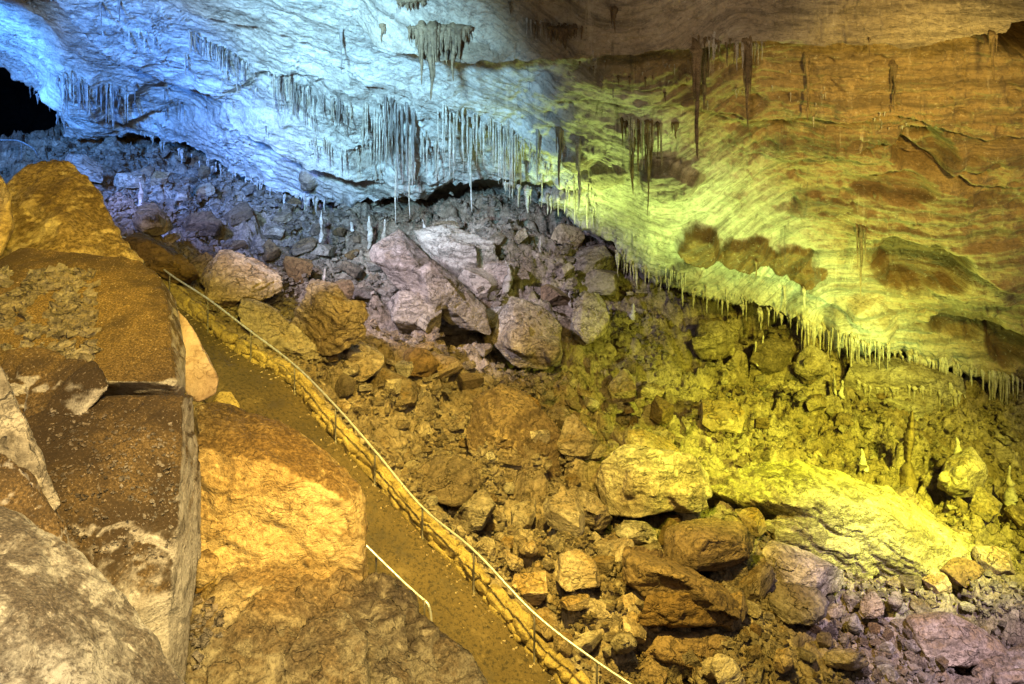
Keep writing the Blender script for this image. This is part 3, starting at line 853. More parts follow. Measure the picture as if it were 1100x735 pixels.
b_orange = boulder('big orange boulder with a brown sloping top beside the path', [
    [P(*a) for a in [(208, 436, 15.2), (232, 430, 15.8), (300, 455, 15.6), (360, 488, 15.2), (385, 522, 14.8), (391, 536, 14.6), (392, 626, 14.0), (350, 640, 13.8), (210, 650, 13.9), (212, 480, 14.4), (300, 500, 14.2), (375, 540, 14.2),
                     (225, 440, 17.5), (380, 530, 17), (386, 640, 16.4), (200, 660, 16.5), (390, 700, 15)]]],
    'ochre', 0.045, amp=0.07, seed=19, group=g1, bed_amp=0.08, bed_tilt=(0.45, 0.1, 0.9), smooth=1, chips=0.04)
boulder('small orange wedge of rock in the gap beside the dark boulder', [px_hull([(206, 598, 0), (224, 590, 0.1), (234, 600, 0), (230, 622, -.1), (214, 632, -.1), (204, 630, 0)], 13.1, 0.5, 0.8)], 'ochre', 0.03, amp=0.03, seed=20, group=g1)
b_low = boulder('lumpy tan boulder at the bottom beside the path', [
    px_hull([(196, 664, 0.6), (236, 616, 1.3), (296, 600, 1.8), (350, 606, 1.8), (396, 634, 1.5), (440, 670, 0.8), (455, 740, -.2), (450, 840, -1), (190, 840, -1.2), (230, 690, 0.1), (330, 680, 0.3), (400, 720, -.2)], 12.4, 3, 0.85),
    px_hull([(300, 700, -.1), (330, 660, 0.4), (372, 652, 0.6), (392, 690, 0.2), (388, 790, -.9), (310, 800, -.9)], 12.0, 1.5, 0.85),
    px_hull([(380, 650, 1.3), (388, 628, 1.5), (406, 617, 1.5), (428, 626, 1.4), (446, 648, 1.2), (448, 700, 0.6), (390, 700, 0.6)], 12.6, 1.6, 0.85),
    px_hull([(420, 690, 0.7), (450, 662, 1.1), (462, 668, 1.1), (490, 692, 0.9), (510, 702, 0.7), (526, 735, 0.4), (530, 800, -.4), (400, 800, -.7)], 12.5, 1.8, 0.85)],
    'tan_boulder', 0.042, amp=0.11, seed=21, group=g1, bed_amp=0.04, smooth=3, chips=0.1)
boulder('rounded pinkish rock poking out beside the gravel-covered boulder', [px_hull([(190, 330, 1.4), (203, 345, 1), (226, 388, .4), (236, 408, 0.1), (232, 425, 0), (212, 434, 0), (200, 425, .2), (192, 380, .6)], 16.2, 1.2, 0.8)],
        'pink_rock', 0.04, amp=0.05, seed=22, group=g1, smooth=8)
boulder('small yellow block at the near edge of the path', [px_hull([(228, 432, 0.2), (236, 420, .4), (248, 421, .4), (258, 436, 0), (256, 446, -.1), (230, 446, -.1)], 18.2, 0.6, 0.9)], 'wallstone', 0.04, amp=0.02, seed=23, group=g1)

# --- named rocks of the debris slope (photo outline, standing on the floor there)
HERO = [
    # label, outline, material, thickness, seed, kwargs
    ('grey ridged rock rising to a pointed fin above the path', [(304, 352, 0), (322, 330, .6), (342, 312, .8), (349, 284, 1), (357, 300, 1), (362, 322, .8), (402, 356, .3), (394, 376, -.2), (352, 384, -.6), (322, 374, -.4)], 'rock', 2.0, 31, dict(bed_amp=.12, bed_tilt=(.5, .2, .8))),
    ('brown humped boulder below the pointed grey fin', [(352, 398, 0), (368, 376, .5), (384, 366, .8), (404, 376, .6), (416, 388, .2), (412, 404, -.2), (380, 412, -.3)], 'rock', 1.6, 32, dict(bed_amp=.08)),
    ('squarish grey block beside the brown humped boulder', [(388, 420, 0), (404, 398, .5), (440, 402, .5), (462, 420, .2), (458, 440, -.2), (420, 442, -.3)], 'rock', 1.6, 33, dict(chips=.12)),
    ('dark triangular rock in the hollow above the debris', [(428, 392, 0), (440, 372, .4), (462, 376, .4), (474, 392, .1), (462, 402, -.2), (440, 402, -.2)], 'brown_rock', 1.2, 34, dict(chips=.1)),
    ('largest smooth brown boulder in the middle of the slope', [(492, 478, 0.2), (500, 428, 1.6), (530, 418, 1.8), (562, 428, 1.6), (602, 462, 1.0), (628, 498, .3), (624, 520, -.1), (602, 530, -.3), (562, 508, -.4), (530, 500, -.4)], 'brown_rock', 3, 35, dict(bed_amp=.08, bed_tilt=(.4, .1, .9))),
    ('flat tilted slab above the kerb wall', [(440, 516, 0), (452, 492, .6), (500, 488, .7), (520, 512, .2), (506, 540, -.3), (486, 546, -.4), (460, 534, -.3)], 'brown_rock', 1.2, 36, dict(chips=.1)),
    ('wedge of brown rock under the flat tilted slab', [(484, 560, 0), (492, 540, .3), (520, 528, .4), (536, 548, .1), (524, 574, -.2), (500, 576, -.2)], 'rock', 1.0, 37, dict(chips=.1)),
    ('bright yellow lumpy rock lit on the right slope', [(636, 520, 0), (644, 494, .6), (672, 482, .9), (704, 486, .9), (740, 490, .8), (762, 506, .4), (760, 536, 0), (730, 550, -.2), (690, 560, -.4), (652, 552, -.3)], 'pale_rock', 2.2, 38, dict(chips=.12, smooth=6)),
    ('pointed yellow rock with a flat triangular face', [(758, 560, 0), (782, 528, .8), (790, 530, .8), (812, 566, .2), (800, 578, -.1), (770, 574, -.2)], 'pale_rock', 1.2, 39, dict(smooth=2)),
    ('small bright yellow rock left of the pointed triangular rock', [(716, 560, 0), (726, 546, .3), (752, 544, .3), (764, 556, .1), (756, 568, -.1), (724, 570, -.1)], 'pale_rock', 1.0, 40, dict()),
    ('dark brown square block below the yellow rocks', [(706, 594, 0), (716, 564, .6), (752, 556, .7), (802, 560, .6), (810, 584, .3), (806, 616, -.2), (770, 622, -.5), (726, 610, -.4)], 'brown_rock', 1.8, 41, dict(chips=.1)),
    ('long tilted slab of yellow bedded rock on the right', [(762, 516, 1.0), (800, 493, 2.4), (862, 498, 3.0), (950, 526, 3.2), (1030, 566, 3.0), (1076, 612, 2.4), (1068, 648, 1.2), (1010, 652, .2), (930, 616, -.2), (850, 566, 0), (790, 530, .4)], 'yellow_rock', 2.2, 42, dict(bed_amp=.14, bed_tilt=(.5, .15, .85), d=28.4, smooth=5)),
    ('smooth lavender flowstone ridge running down under the pale curtain', [(390, 262, 1.2), (420, 246, 1.6), (472, 286, 1.2), (520, 326, .6), (530, 360, 0), (492, 352, -.2), (432, 312, .3)], 'rock', 2.2, 78, dict(sink=1.3, smooth=6, chips=.1)),
    ('second lavender flowstone ridge right of the long one', [(448, 250, 1.2), (480, 238, 1.4), (534, 262, 1), (548, 302, .3), (512, 318, 0), (470, 290, .5)], 'rock', 2.0, 79, dict(sink=1.3, smooth=6, chips=.12)),
    ('broad brown slab sloping down to the dark square block', [(640, 610, 0.5), (664, 584, 1.4), (712, 596, 1.4), (790, 640, .8), (812, 662, 0), (740, 656, -.4), (672, 640, -.3)], 'brown_rock', 1.6, 80, dict(bed_amp=.06)),
    ('grey-green block leaning under the yellow slab', [(808, 600, 0), (820, 580, .5), (860, 590, .6), (910, 620, .3), (916, 640, 0), (890, 648, -.3), (840, 626, -.3)], 'pale_rock', 1.3, 43, dict(chips=.14)),
    ('low greenish slab below the grey-green block', [(826, 650, 0), (838, 630, .5), (880, 634, .5), (904, 656, .1), (880, 674, -.3), (840, 668, -.3)], 'rock', 1.2, 44, dict(chips=.1)),
    ('tall pale upright rock in the rubble at lower right', [(922, 660, 0), (926, 640, .3), (940, 634, .3), (952, 654, 0), (948, 668, -.2), (932, 668, -.2)], 'pale_rock', .6, 45, dict(smooth=4)),
    ('egg-shaped pale rock beside the tall upright rock', [(954, 650, 0), (956, 634, .2), (966, 632, .2), (972, 646, 0), (966, 660, -.1), (957, 660, -.1)], 'pale_rock', .5, 46, dict(smooth=6)),
    ('white pointed stone in the mauve rubble', [(906, 676, 0), (914, 658, .2), (922, 658, .2), (932, 680, -.1), (920, 686, -.2)], 'pale_rock', .5, 47, dict(smooth=2)),
    ('mauve flat slab at the foot of the right rubble', [(876, 712, 0), (890, 696, .3), (930, 700, .3), (936, 716, -.1), (910, 724, -.2)], 'rock', .8, 48, dict(chips=.06)),
    ('long pale rubble-topped slab near the lower right edge', [(960, 686, 0), (985, 660, .8), (1030, 652, 1.0), (1062, 676, .6), (1088, 704, .2), (1060, 716, -.3), (1010, 722, -.4), (970, 706, -.3)], 'rock', 1.4, 49, dict(sink=.6, chips=.16)),
    ('tan boulder pressed against the kerb wall near the bottom', [(566, 690, 0), (576, 662, .5), (604, 654, .6), (640, 676, .4), (676, 712, 0), (690, 745, -.4), (640, 750, -.5), (590, 720, -.3)], 'rock', 1.8, 50, dict(bed_amp=.06, d=21.9)),
    ('brown cut block split by a dark crack near the bottom', [(684, 660, 0), (690, 632, .6), (730, 626, .8), (790, 640, .6), (800, 668, .1), (750, 682, -.3), (700, 680, -.3)], 'brown_rock', 1.8, 51, dict(chips=.08)),
    ('flat brown block at the bottom right of centre', [(690, 704, 0), (704, 680, .6), (760, 674, .8), (800, 690, .4), (806, 720, -.2), (750, 730, -.4), (706, 724, -.3)], 'brown_rock', 1.5, 52, dict(chips=.1)),
    ('square brown cube of rock standing at the bottom', [(830, 716, 0), (834, 698, .2), (848, 696, .2), (852, 716, 0), (848, 726, -.1), (834, 726, -.1)], 'rock', .7, 53, dict(smooth=1)),
    ('leaning brown prism beside the square cube at the bottom', [(760, 720, 0), (768, 704, .2), (790, 708, .2), (806, 734, -.1), (796, 746, -.2), (772, 738, -.2)], 'rock', .7, 54, dict(smooth=1)),
    ('round brown boulder sunk in the slope right of the tan boulder', [(656, 690, 0), (664, 678, .2), (680, 678, .2), (688, 694, 0), (680, 706, -.1), (662, 706, -.1)], 'rock', .7, 55, dict(smooth=6)),
    ('rounded brown boulder in the middle of the lower slope', [(586, 620, 0), (594, 598, .5), (620, 592, .6), (646, 606, .4), (654, 630, 0), (630, 640, -.3), (600, 636, -.3)], 'rock', 1.4, 56, dict(bed_amp=.05)),
    ('small rounded block above the rounded brown boulder', [(556, 594, 0), (560, 584, .2), (574, 582, .2), (580, 594, 0), (574, 600, -.1), (560, 600, -.1)], 'rock', .6, 57, dict(smooth=5)),
    ('pale jutting crag hanging over the ochre hollow', [(604, 362, 0), (612, 330, .6), (630, 312, .8), (648, 318, .7), (654, 344, .4), (648, 372, 0), (628, 380, -.3), (610, 378, -.2)], 'rock', 2.2, 58, dict(chips=.16)),
    ('pale flowstone mound in the centre of the slope', [(530, 370, 0), (536, 338, .8), (552, 322, 1.2), (580, 330, 1.1), (600, 350, .6), (602, 388, 0), (584, 402, -.5), (552, 394, -.5)], 'pale_rock', 2.5, 59, dict(smooth=8)),
    ('overhanging lavender rock lip above a dark hollow', [(440, 348, -.2), (456, 324, .6), (490, 322, .8), (520, 338, .5), (528, 356, .2), (500, 362, -.4), (460, 358, -.3)], 'pale_rock', 2, 60, dict(smooth=5)),
    ('blue-grey block sitting on the upper left slope', [(138, 248, 0), (142, 228, .6), (166, 218, .8), (182, 232, .5), (186, 250, 0), (164, 258, -.2)], 'rock', 1.8, 61, dict(chips=.1)),
    ('dark reddish boulder right of the blue-grey block', [(186, 246, 0), (196, 230, .5), (222, 226, .6), (236, 240, .2), (226, 254, -.2), (200, 254, -.2)], 'brown_rock', 1.6, 62, dict(chips=.1)),
    ('brown blocky outcrop behind the top of the handrail', [(128, 262, 0), (150, 246, .8), (188, 268, .7), (214, 294, .4), (206, 312, 0), (170, 306, -.3)], 'brown_rock', 2, 63, dict(chips=.16)),
    ('slanting lavender ledge of rock above the fin', [(206, 300, 0), (216, 270, .8), (250, 268, 1), (300, 300, .6), (306, 320, .1), (270, 326, -.3), (230, 316, -.2)], 'rock', 2, 64, dict(bed_amp=.1)),
    ('olive mossy-looking block just above the kerb wall', [(244, 344, 0), (256, 322, .5), (300, 336, .4), (344, 378, .1), (336, 396, -.1), (290, 376, -.1)], 'rock', 1.2, 65, dict(chips=.1, d=28.4)),
    ('crusty yellow flowstone mass under the right end of the lip', [(904, 402, .6), (930, 380, 1.2), (986, 384, 1.4), (1036, 398, 1), (1044, 432, .4), (1010, 452, 0), (988, 500, -.3), (966, 490, -.3), (940, 456, 0), (914, 440, .2)], 'pale_rock', 2.4, 66, dict(smooth=5, d=42.0)),
    ('yellow flowstone knob under the thick columns', [(850, 402, 0), (856, 380, .4), (872, 372, .5), (888, 380, .4), (890, 400, 0), (870, 410, -.2)], 'pale_rock', 1.0, 67, dict(smooth=5)),
    ('dark ochre boulder under the lip in the right recess', [(800, 392, 0), (812, 366, .6), (840, 362, .6), (856, 382, .2), (844, 404, -.2), (814, 404, -.2)], 'brown_rock', 1.8, 68, dict(chips=.12)),
    ('yellow rounded outcrop left of the right recess', [(742, 372, 0), (752, 346, .7), (776, 342, .7), (790, 362, .3), (782, 386, -.2), (756, 388, -.2)], 'rock', 1.8, 69, dict(smooth=5)),
    ('green-tinted outcrop under the bright lip', [(600, 292, 0), (610, 270, .6), (650, 264, .8), (668, 284, .4), (656, 302, -.2), (620, 304, -.2)], 'rock', 1.8, 70, dict(smooth=4, chips=.08)),
    ('brown rounded bank of rock at the right edge', [(1006, 520, 0), (1016, 490, .7), (1044, 484, .8), (1064, 506, .4), (1056, 536, -.2), (1024, 540, -.2)], 'rock', 2, 71, dict(smooth=5, bed_amp=.06)),
    ('mauve sloping rock at the lower right corner', [(1040, 726, .4), (1060, 708, .8), (1110, 696, 1), (1150, 730, 0), (1120, 760, -.5), (1060, 756, -.3)], 'rock', 1.8, 72, dict(sink=.7, smooth=5)),
    ('grey slab with a sharp upper edge left of the yellow lump', [(596, 480, 0), (604, 450, .8), (622, 446, .8), (648, 478, .3), (642, 494, -.1), (612, 490, -.2)], 'rock', 1.3, 73, dict(chips=.08)),
    ('olive slab leaning above the yellow lumpy rock', [(634, 492, 0), (650, 464, .8), (690, 462, .9), (730, 476, .6), (736, 490, .2), (690, 498, -.1)], 'rock', 1.6, 74, dict(chips=.1)),
    ('tilted brown slab between the big boulder and the yellow lump', [(600, 548, 0), (612, 524, .6), (640, 532, .5), (662, 562, .1), (648, 572, -.2), (618, 564, -.2)], 'rock', 1.1, 75, dict(chips=.06, smooth=2)),
    ('small pale ledge rock right of the tilted brown slab', [(660, 574, 0), (670, 556, .4), (700, 562, .4), (710, 578, 0), (690, 588, -.2)], 'pale_rock', .9, 76, dict(chips=.08)),
    ('yellow striped block below the yellow slab', [(820, 560, .4), (840, 548, .8), (880, 570, .8), (920, 600, .5), (906, 606, .1), (860, 590, -.1)], 'pale_rock', 1.1, 77, dict(bed_amp=.1)),
]
g2 = 'rocks of the debris slope'
ZALL = ZF.copy()
for lab, outl, mat, th, seed, kw in HERO:
    bx = np.mean([a[0] for a in outl]); by = max(a[1] for a in outl)
    ix0 = int((bx - BX) / 2); iy0 = int((by - 3 - BY) / 2)
    w_ = ZF[min(iy0, BH - 3) - 2:iy0 + 3, ix0 - 6:ix0 + 7]; w_ = w_[w_ < 1e8]
    d = float(np.median(w_)) if len(w_) else 24.0
    kw = dict(kw); kw.setdefault('smooth', 3); kw.setdefault('amp', 0.09)
    soft = kw['smooth'] >= 5
    kw['chips'] = 0.05
    kw['smooth'] = 4 if soft else 1
    kw['amp'] = 0.06 if soft else 0.045
    kw['cuts'] = 5 if soft else 16
    kw['cut'] = 0.07 if soft else 0.17
    kw['bed_amp'] = max(kw.get('bed_amp', 0), 0.05)
    d = (kw.pop('d') if 'd' in kw else d - 0.45) + kw.pop('sink', 0)
    boulder(lab, crag(outl, d, th, seed), mat, 0.075 if d > 30 else 0.055, seed=seed, group=g2, **kw)

# ------------------------------------------------------------------ loose rocks: copies of a dozen blocks
protos = []
for i in range(14):
    rr = np.random.default_rng(100 + i)
    hx, hy, hz = 0.5, rr.uniform(.3, .45), rr.uniform(.14, .36)
    pts = np.array([(a, b, c) for a in (-1, 1) for b in (-1, 1) for c in (-1, 1)], float) + rr.normal(0, .17, (8, 3))
    pts = np.vstack([pts, rr.normal(0, .55, (3, 3)) + np.array([0, 0, .5])]) * np.array([hx, hy, hz])
    me, base = rock_mesh('loose_rock', [[tuple(q_) for q_ in pts]], 0.026, smooth=1, amp=0.014, freq=4, seed=200 + i, cuts=8, cut=0.22)
    cvv = np.empty(len(me.vertices) * 3, np.float32); me.vertices.foreach_get('co', cvv); cvv = cvv.reshape(-1, 3)
    cvv[:, 2] -= 0.16
    me.vertices.foreach_set('co', cvv.ravel()); me.update()
    me.materials.append(M['pale_rock'] if i % 5 == 4 else (M['brown_rock'] if i % 4 == 1 else M['rock']))
    protos.append(me)

ANCH = [('below the black cave mouth', 90, 190), ('on the blue slope under the left ceiling', 230, 210), ('behind the top of the handrail', 200, 275), ('around the pointed grey fin', 340, 330),
        ('in the blue-lit rubble left of centre', 320, 255), ('on the lavender bank under the curtain of stalactites', 440, 280), ('in the hollow beside the dark triangular rock', 450, 400),
        ('above the pale flowstone mound', 560, 290), ('under the pale flowstone mound', 560, 420), ('below the jutting crag', 660, 420), ('around the largest smooth brown boulder', 550, 500),
        ('along the kerb wall', 440, 500), ('beside the flat tilted slab', 500, 560), ('on the lower slope above the rounded brown boulder', 600, 580), ('around the tan boulder by the kerb wall', 640, 690),
        ('around the bright yellow lumpy rock', 700, 500), ('below the dark brown square block', 740, 630), ('around the flat brown block at the bottom', 740, 700), ('beside the grey-green leaning block', 850, 640),
        ('at the bottom right of the frame', 900, 715), ('in the mauve rubble below the yellow slab', 960, 680), ('on the ochre bank under the lip', 800, 430), ('on the yellow slope above the slab', 900, 470),
        ('on the right bank under the columns', 1030, 470), ('right of the yellow slab', 1070, 600), ('in the ochre hollow right of centre', 720, 370)]
cand = {i: [] for i in range(len(ANCH))}
rs = np.random.default_rng(5)
tries = 0
placed = []
DENS = [(985, 690, 75, 26, 48), (640, 450, 60, 30, 22), (450, 400, 50, 25, 14), (860, 640, 50, 30, 18), (580, 590, 80, 80, 34), (720, 680, 110, 60, 34), (330, 270, 130, 50, 30), (520, 290, 130, 50, 16), (200, 220, 90, 40, 18),
        (700, 590, 60, 50, 16), (480, 520, 50, 50, 16), (860, 430, 110, 40, 8), (400, 420, 40, 30, 8), (1040, 580, 60, 60, 10)]
for cx_, cy_, sx_, sy_, nn_ in DENS:
    k_ = 0
    while k_ < nn_ and tries < 6000:
        tries += 1
        x_, y_ = rs.normal(cx_, sx_ * 0.6), rs.normal(cy_, sy_ * 0.6)
        if not (20 < x_ < 1095 and 150 < y_ < 732): continue
        d = zget(ZF, x_, y_, 1)
        if d > 1e8: continue
        w = P(x_, y_, d)
        dd, sd, pz = path_dist(w[None, :2])
        if dd[0] < 5 and -0.9 < sd[0] < WID + 4: continue
        spx = rs.uniform(11, 26) if rs.random() < 0.65 else rs.uniform(24, 44)
        if cx_ == 985: spx = rs.uniform(9, 20)
        size = spx / F * d
        if any((x_ - a) ** 2 + (y_ - b) ** 2 < (0.45 * (spx + c_)) ** 2 for a, b, c_ in placed): continue
        placed.append((x_, y_, spx)); k_ += 1
        ai = min(range(len(ANCH)), key=lambda i: (ANCH[i][1] - x_) ** 2 + (ANCH[i][2] - y_) ** 2)
        cand[ai].append((x_, y_, w, size, spx))
ORD = ['first', 'second', 'third', 'fourth', 'fifth', 'sixth', 'seventh', 'eighth', 'ninth', 'tenth', 'eleventh', 'twelfth', 'thirteenth', 'fourteenth', 'fifteenth', 'sixteenth', 'seventeenth', 'eighteenth', 'nineteenth', 'twentieth']
ORD += ['twenty-' + x for x in ORD[:9]] + ['thirtieth'] + ['thirty-' + x for x in ORD[:9]] + ['fortieth'] + ['forty-' + x for x in ORD[:9]]
for ai, lst in cand.items():
    lst.sort()
    for k_, (x_, y_, w, size, spx) in enumerate(lst):
        me = protos[int(rs.integers(len(protos)))]
        o = link('loose_rock', me)
        o.location = tuple(w); o.scale = (size * rs.uniform(.9, 1.2), size * rs.uniform(.9, 1.2), size * rs.uniform(.8, 1.25))
        o.rotation_euler = (rs.uniform(-.45, .45), rs.uniform(-.45, .45), rs.uniform(0, 6.28))
        tag(o, f"{ORD[k_]} loose rock from left {ANCH[ai][0]}" if len(lst) > 1 else f"lone loose rock {ANCH[ai][0]}", 'rock', 'loose rocks on the debris slope')


# ------------------------------------------------------------------ rubble and gravel (uncountable)
def stamp(name, centres, sizes, mat, seed, flat=0.6, sub=1):
    rr = np.random.default_rng(seed)
    pv = []
    for i in range(8):
        b = bmesh.new(); bmesh.ops.create_cube(b, size=0.8); bmesh.ops.triangulate(b, faces=b.faces[:])
        v = np.array([q_.co[:] for q_ in b.verts]); f = np.array([[w.index for w in fc.verts] for fc in b.faces]); b.free()
        v = v * rr.uniform(0.6, 1.35, (len(v), 1)) * np.array([1, rr.uniform(.6, .9), rr.uniform(.45, flat)])
        pv.append((v, f))
    VV, FF = [], []; n0 = 0
    for c, s in zip(centres, sizes):
        v, f = pv[int(rr.integers(8))]
        e = Euler((rr.uniform(-.5, .5), rr.uniform(-.5, .5), rr.uniform(0, 6.28))).to_matrix()
        VV.append(v * s @ np.array(e).T + c); FF.append(f + n0); n0 += len(v)
    me = mesh_np(name, np.vstack(VV), np.vstack(FF), smooth=False)
    return link(name, me, mat)


fx = rs.uniform(30, 1120, 42000); fy = rs.uniform(160, 740, 42000)
cs, ss = [], []
dens = fbm(np.stack([fx / 60, fy / 40, fx * 0], 1), 3, 77)
for x_, y_, dn in zip(fx, fy, dens):
    if dn < rs.uniform(-0.25, 0.25): continue
    if ((x_ > 640 and y_ < 500 + (x_ - 640) * 0.25) or (370 < x_ < 660 and y_ < 400)) and rs.random() < 0.72: continue
    d = zget(ZF, x_, y_, 1)
    if d > 1e8 or d < 15: continue
    w = P(x_, y_, d)
    cs.append(w); ss.append((0.003 + 0.009 * rs.random() ** 2) * d)
cs = np.array(cs)
dd, sd, pz = path_dist(cs[:, :2])
keep = ~((dd < 5) & (sd > -0.8) & (sd < WID + 4))
ro = stamp('rubble', cs[keep], np.array(ss)[keep], M['rock'], 9)
kind(ro, 'stuff', 'small broken stones strewn over the debris slope')
gi = rs.integers(0, len(EL), 520); gu = np.abs(rs.normal(0, .16, 520)); gu = np.where(rs.random(520) < .3, rs.uniform(0.1, WID - .1, 520), gu)
gz = 0.03 * np.sin(gu * 1.2) + 0.006
kind(stamp('grit', EL[gi] + LEFT[gi] * gu[:, None] + np.stack([gz * 0, gz * 0, gz], 1), rs.uniform(.02, .075, 520) * np.where(gu > .4, .6, 1), M['rock'], 19), 'stuff', 'grit and chips lying along the edge of the path')


def on_rock(o, x0, x1, y0, y1, n, size, name, label, up=0.05):
    me = o.data; base = np.array(o.location)
    v = np.empty(len(me.vertices) * 3, np.float32); me.vertices.foreach_get('co', v); v = v.reshape(-1, 3) + base
    nn = np.empty(len(v) * 3, np.float32); me.vertex_normals.foreach_get('vector', nn); nn = nn.reshape(-1, 3)
    qx = CX + F * v[:, 0] / v[:, 1]; qy = CY - F * v[:, 2] / v[:, 1]
    facing = -(nn * v).sum(1)
    nz = fbm(np.stack([qx / 30, qy / 22, qx * 0], 1), 3, 5)
    m = np.where((qx > x0) & (qx < x1) & (qy > y0) & (qy < y1) & (facing > 0) & (nn[:, 2] > up) & (nz > -0.15))[0]
    pick = rs.choice(m, min(n, len(m)), replace=False)
    s = size * rs.uniform(0.35, 1, len(pick)) ** 1.5 * 1.2
    return kind(stamp(name, v[pick] + nn[pick] * 0.012, s, M['rock'], 21), 'stuff', label)


on_rock(b_gravel, 0, 100, 290, 392, 420, 0.26, 'gravel', 'loose gravel lying on the brown flat-faced boulder')
on_rock(b_dark, 50, 190, 440, 600, 500, 0.055, 'gravel', 'fine grit on the face of the dark boulder')
on_rock(b_low, 205, 240, 640, 720, 60, 0.15, 'gravel', 'stone chips in the cleft of the lumpy tan boulder')


# ------------------------------------------------------------------ stalactites
def stal_mesh(name, L, R, seed, ribs=0.25, tipk=0.12, drape=1.0, knob=0.28, fuse=0, flare=0.7):
    parts = [one_stal(L, R, seed, ribs, tipk, drape, knob, flare)]
    rr = np.random.default_rng(seed + 5)
    for k_ in range(fuse):
        V_, F_ = one_stal(L * rr.uniform(.2, .7), R * rr.uniform(.4, .75), seed + 31 * k_ + 7, ribs, tipk, drape, knob)
        V_ = V_ + np.array([rr.choice([-1, 1]) * R * rr.uniform(.5, 1.7), rr.uniform(-.5, .5) * R, 0]); parts.append((V_, F_))
    V, Fc = [], []; n0 = 0
    for V_, F_ in parts:
        V.append(V_); Fc += [tuple(x + n0 for x in f) for f in F_]; n0 += len(V_)
    return mesh_py(name, np.vstack(V), Fc)


def one_stal(L, R, seed, ribs=0.25, tipk=0.12, drape=1.0, knob=0.28, flare=0.7):
    """hangs from z = 0 down to -L"""
    rr = np.random.default_rng(seed)
    nz_, ns2 = max(10, min(34, int(L * 14))), 9
    u = np.linspace(-0.12, 1, nz_)
    prof = (1 - np.clip(u, 0, 1)) ** 0.75 * (1 - tipk) + tipk
    prof = prof * (1 + flare * np.exp(-np.maximum(u + .05, 0) * L / max(R, .01) * 0.55))
    prof[-1] *= 0.25
    prof *= 1 + knob * np.interp(u, np.linspace(-.2, 1, 9), rr.uniform(-1, 1, 9)) + 0.45 * knob * rr.uniform(-1, 1, nz_)
    bx = np.interp(u, np.linspace(-.2, 1, 5), rr.uniform(-1, 1, 5)) * R * 0.5
    by_ = np.interp(u, np.linspace(-.2, 1, 5), rr.uniform(-1, 1, 5)) * R * 0.5
    sink = np.clip(-u / 0.12, 0, 1); prof = prof * (1 - 0.55 * sink); by_ = by_ + sink * R * 2.6
    an = np.linspace(0, 2 * math.pi, ns2, endpoint=False)
    rib = 1 + ribs * rr.uniform(-1, 1, ns2)
    V = []
    for i in range(nz_):
        r = R * prof[i] * rib * (1 + 0.1 * rr.uniform(-1, 1, ns2))
        V.append(np.stack([bx[i] + r * np.cos(an) * drape, by_[i] + r * np.sin(an), np.full(ns2, -u[i] * L)], 1))
    V = np.vstack(V); V = np.vstack([V, [[bx[-1], by_[-1], -L * 1.01]]])
    Fc = []
    for i in range(nz_ - 1):
        for k_ in range(ns2):
            k2 = (k_ + 1) % ns2
            Fc.append((i * ns2 + k_, (i + 1) * ns2 + k_, (i + 1) * ns2 + k2, i * ns2 + k2))
    for k_ in range(ns2): Fc.append(((nz_ - 1) * ns2 + k_, len(V) - 1, (nz_ - 1) * ns2 + (k_ + 1) % ns2))
    return V, Fc


SEED = [1000]
COUNT = [0]


ZUSE = [None]


def stal_at(x_, y0, y1, rpx, mat, parent=None, off=None, fwd=0.0, drape=1.0):
    d = zget(ZUSE[0] if ZUSE[0] is not None else ZC, x_, y0, 2 if ZUSE[0] is not None else 1)
    if d > 1e8: d = zget(ZUSE[0] if ZUSE[0] is not None else ZC, x_, y0, 6)
    if d > 1e8: return None
    d -= fwd
    w = P(x_, y0, d); L = (y1 - y0) / F * d; R = rpx / F * d
    SEED[0] += 1
    me = stal_mesh('stalactite', L, R * 0.85, SEED[0], drape=drape, fuse=(3 if rpx > 2.3 else (1 if rpx > 1.5 and SEED[0] % 2 else 0)), ribs=.35, knob=.38)
    o = link('stalactite', me, M[mat], parent)
    w = w + np.array([0, R * 0.2, 0])
    o.location = tuple(w if off is None else w - off)
    COUNT[0] += 1
    return o


def on_thing(label_part):
    """depth buffer of the boulder whose label starts so"""
    o = next(r for r in ROCKS if r['label'].startswith(label_part))
    v = np.empty(len(o.data.vertices) * 3, np.float32); o.data.vertices.foreach_get('co', v)
    return zbuf(v.reshape(-1, 3) + np.array(o.location))


def words_len(L, mx):
    return 'long' if L > 0.7 * mx else ('short' if L < 0.35 * mx else 'mid-length')


def stal_row(where, group, xs, tops, bots, rpx, mat, adj=''):
    n = len(xs); order = np.argsort(xs); mx = max(b - a for a, b in zip(tops, bots))
    for j, i in enumerate(order):
        o = stal_at(xs[i], tops[i], bots[i], rpx[i], mat)
        if o is None: continue
        a = words_len(bots[i] - tops[i], mx)
        lab = f"{a} {adj} stalactite, {ORD[j]} from left {where}"
        if len(lab.replace('-', ' ').split()) > 16: lab = f"{adj} stalactite, {ORD[j]} from left {where}"
        tag(o, lab, 'stalactite', group)


def spread(x0, x1, n, y0, y1, lmin, lmax, seed, wob=3, pw_=1.6, r=(1.2, 2.6)):
    rr = np.random.default_rng(seed)
    xs = np.sort(rr.uniform(x0, x1, n)); xs = 0.4 * xs + 0.6 * np.linspace(x0, x1, n)
    xs = xs + rr.normal(0, (x1 - x0) / n * 0.5, n); tops = np.interp(xs, [x0, x1], [y0, y1]) + rr.uniform(-wob, wob, n)
    ln = lmin * 0.8 + (lmax - lmin * 0.8) * rr.random(n) ** (pw_ * 1.25)
    return list(xs), list(tops), list(tops + ln), list(rr.uniform(r[0], r[1], n) * (0.5 + 0.4 * ln / lmax))


def row(where, group, mat, adj, *a, **k_):
    xs, t_, b_, r_ = spread(*a, **k_)
    stal_row(where, group, xs, t_, b_, r_, mat, adj)


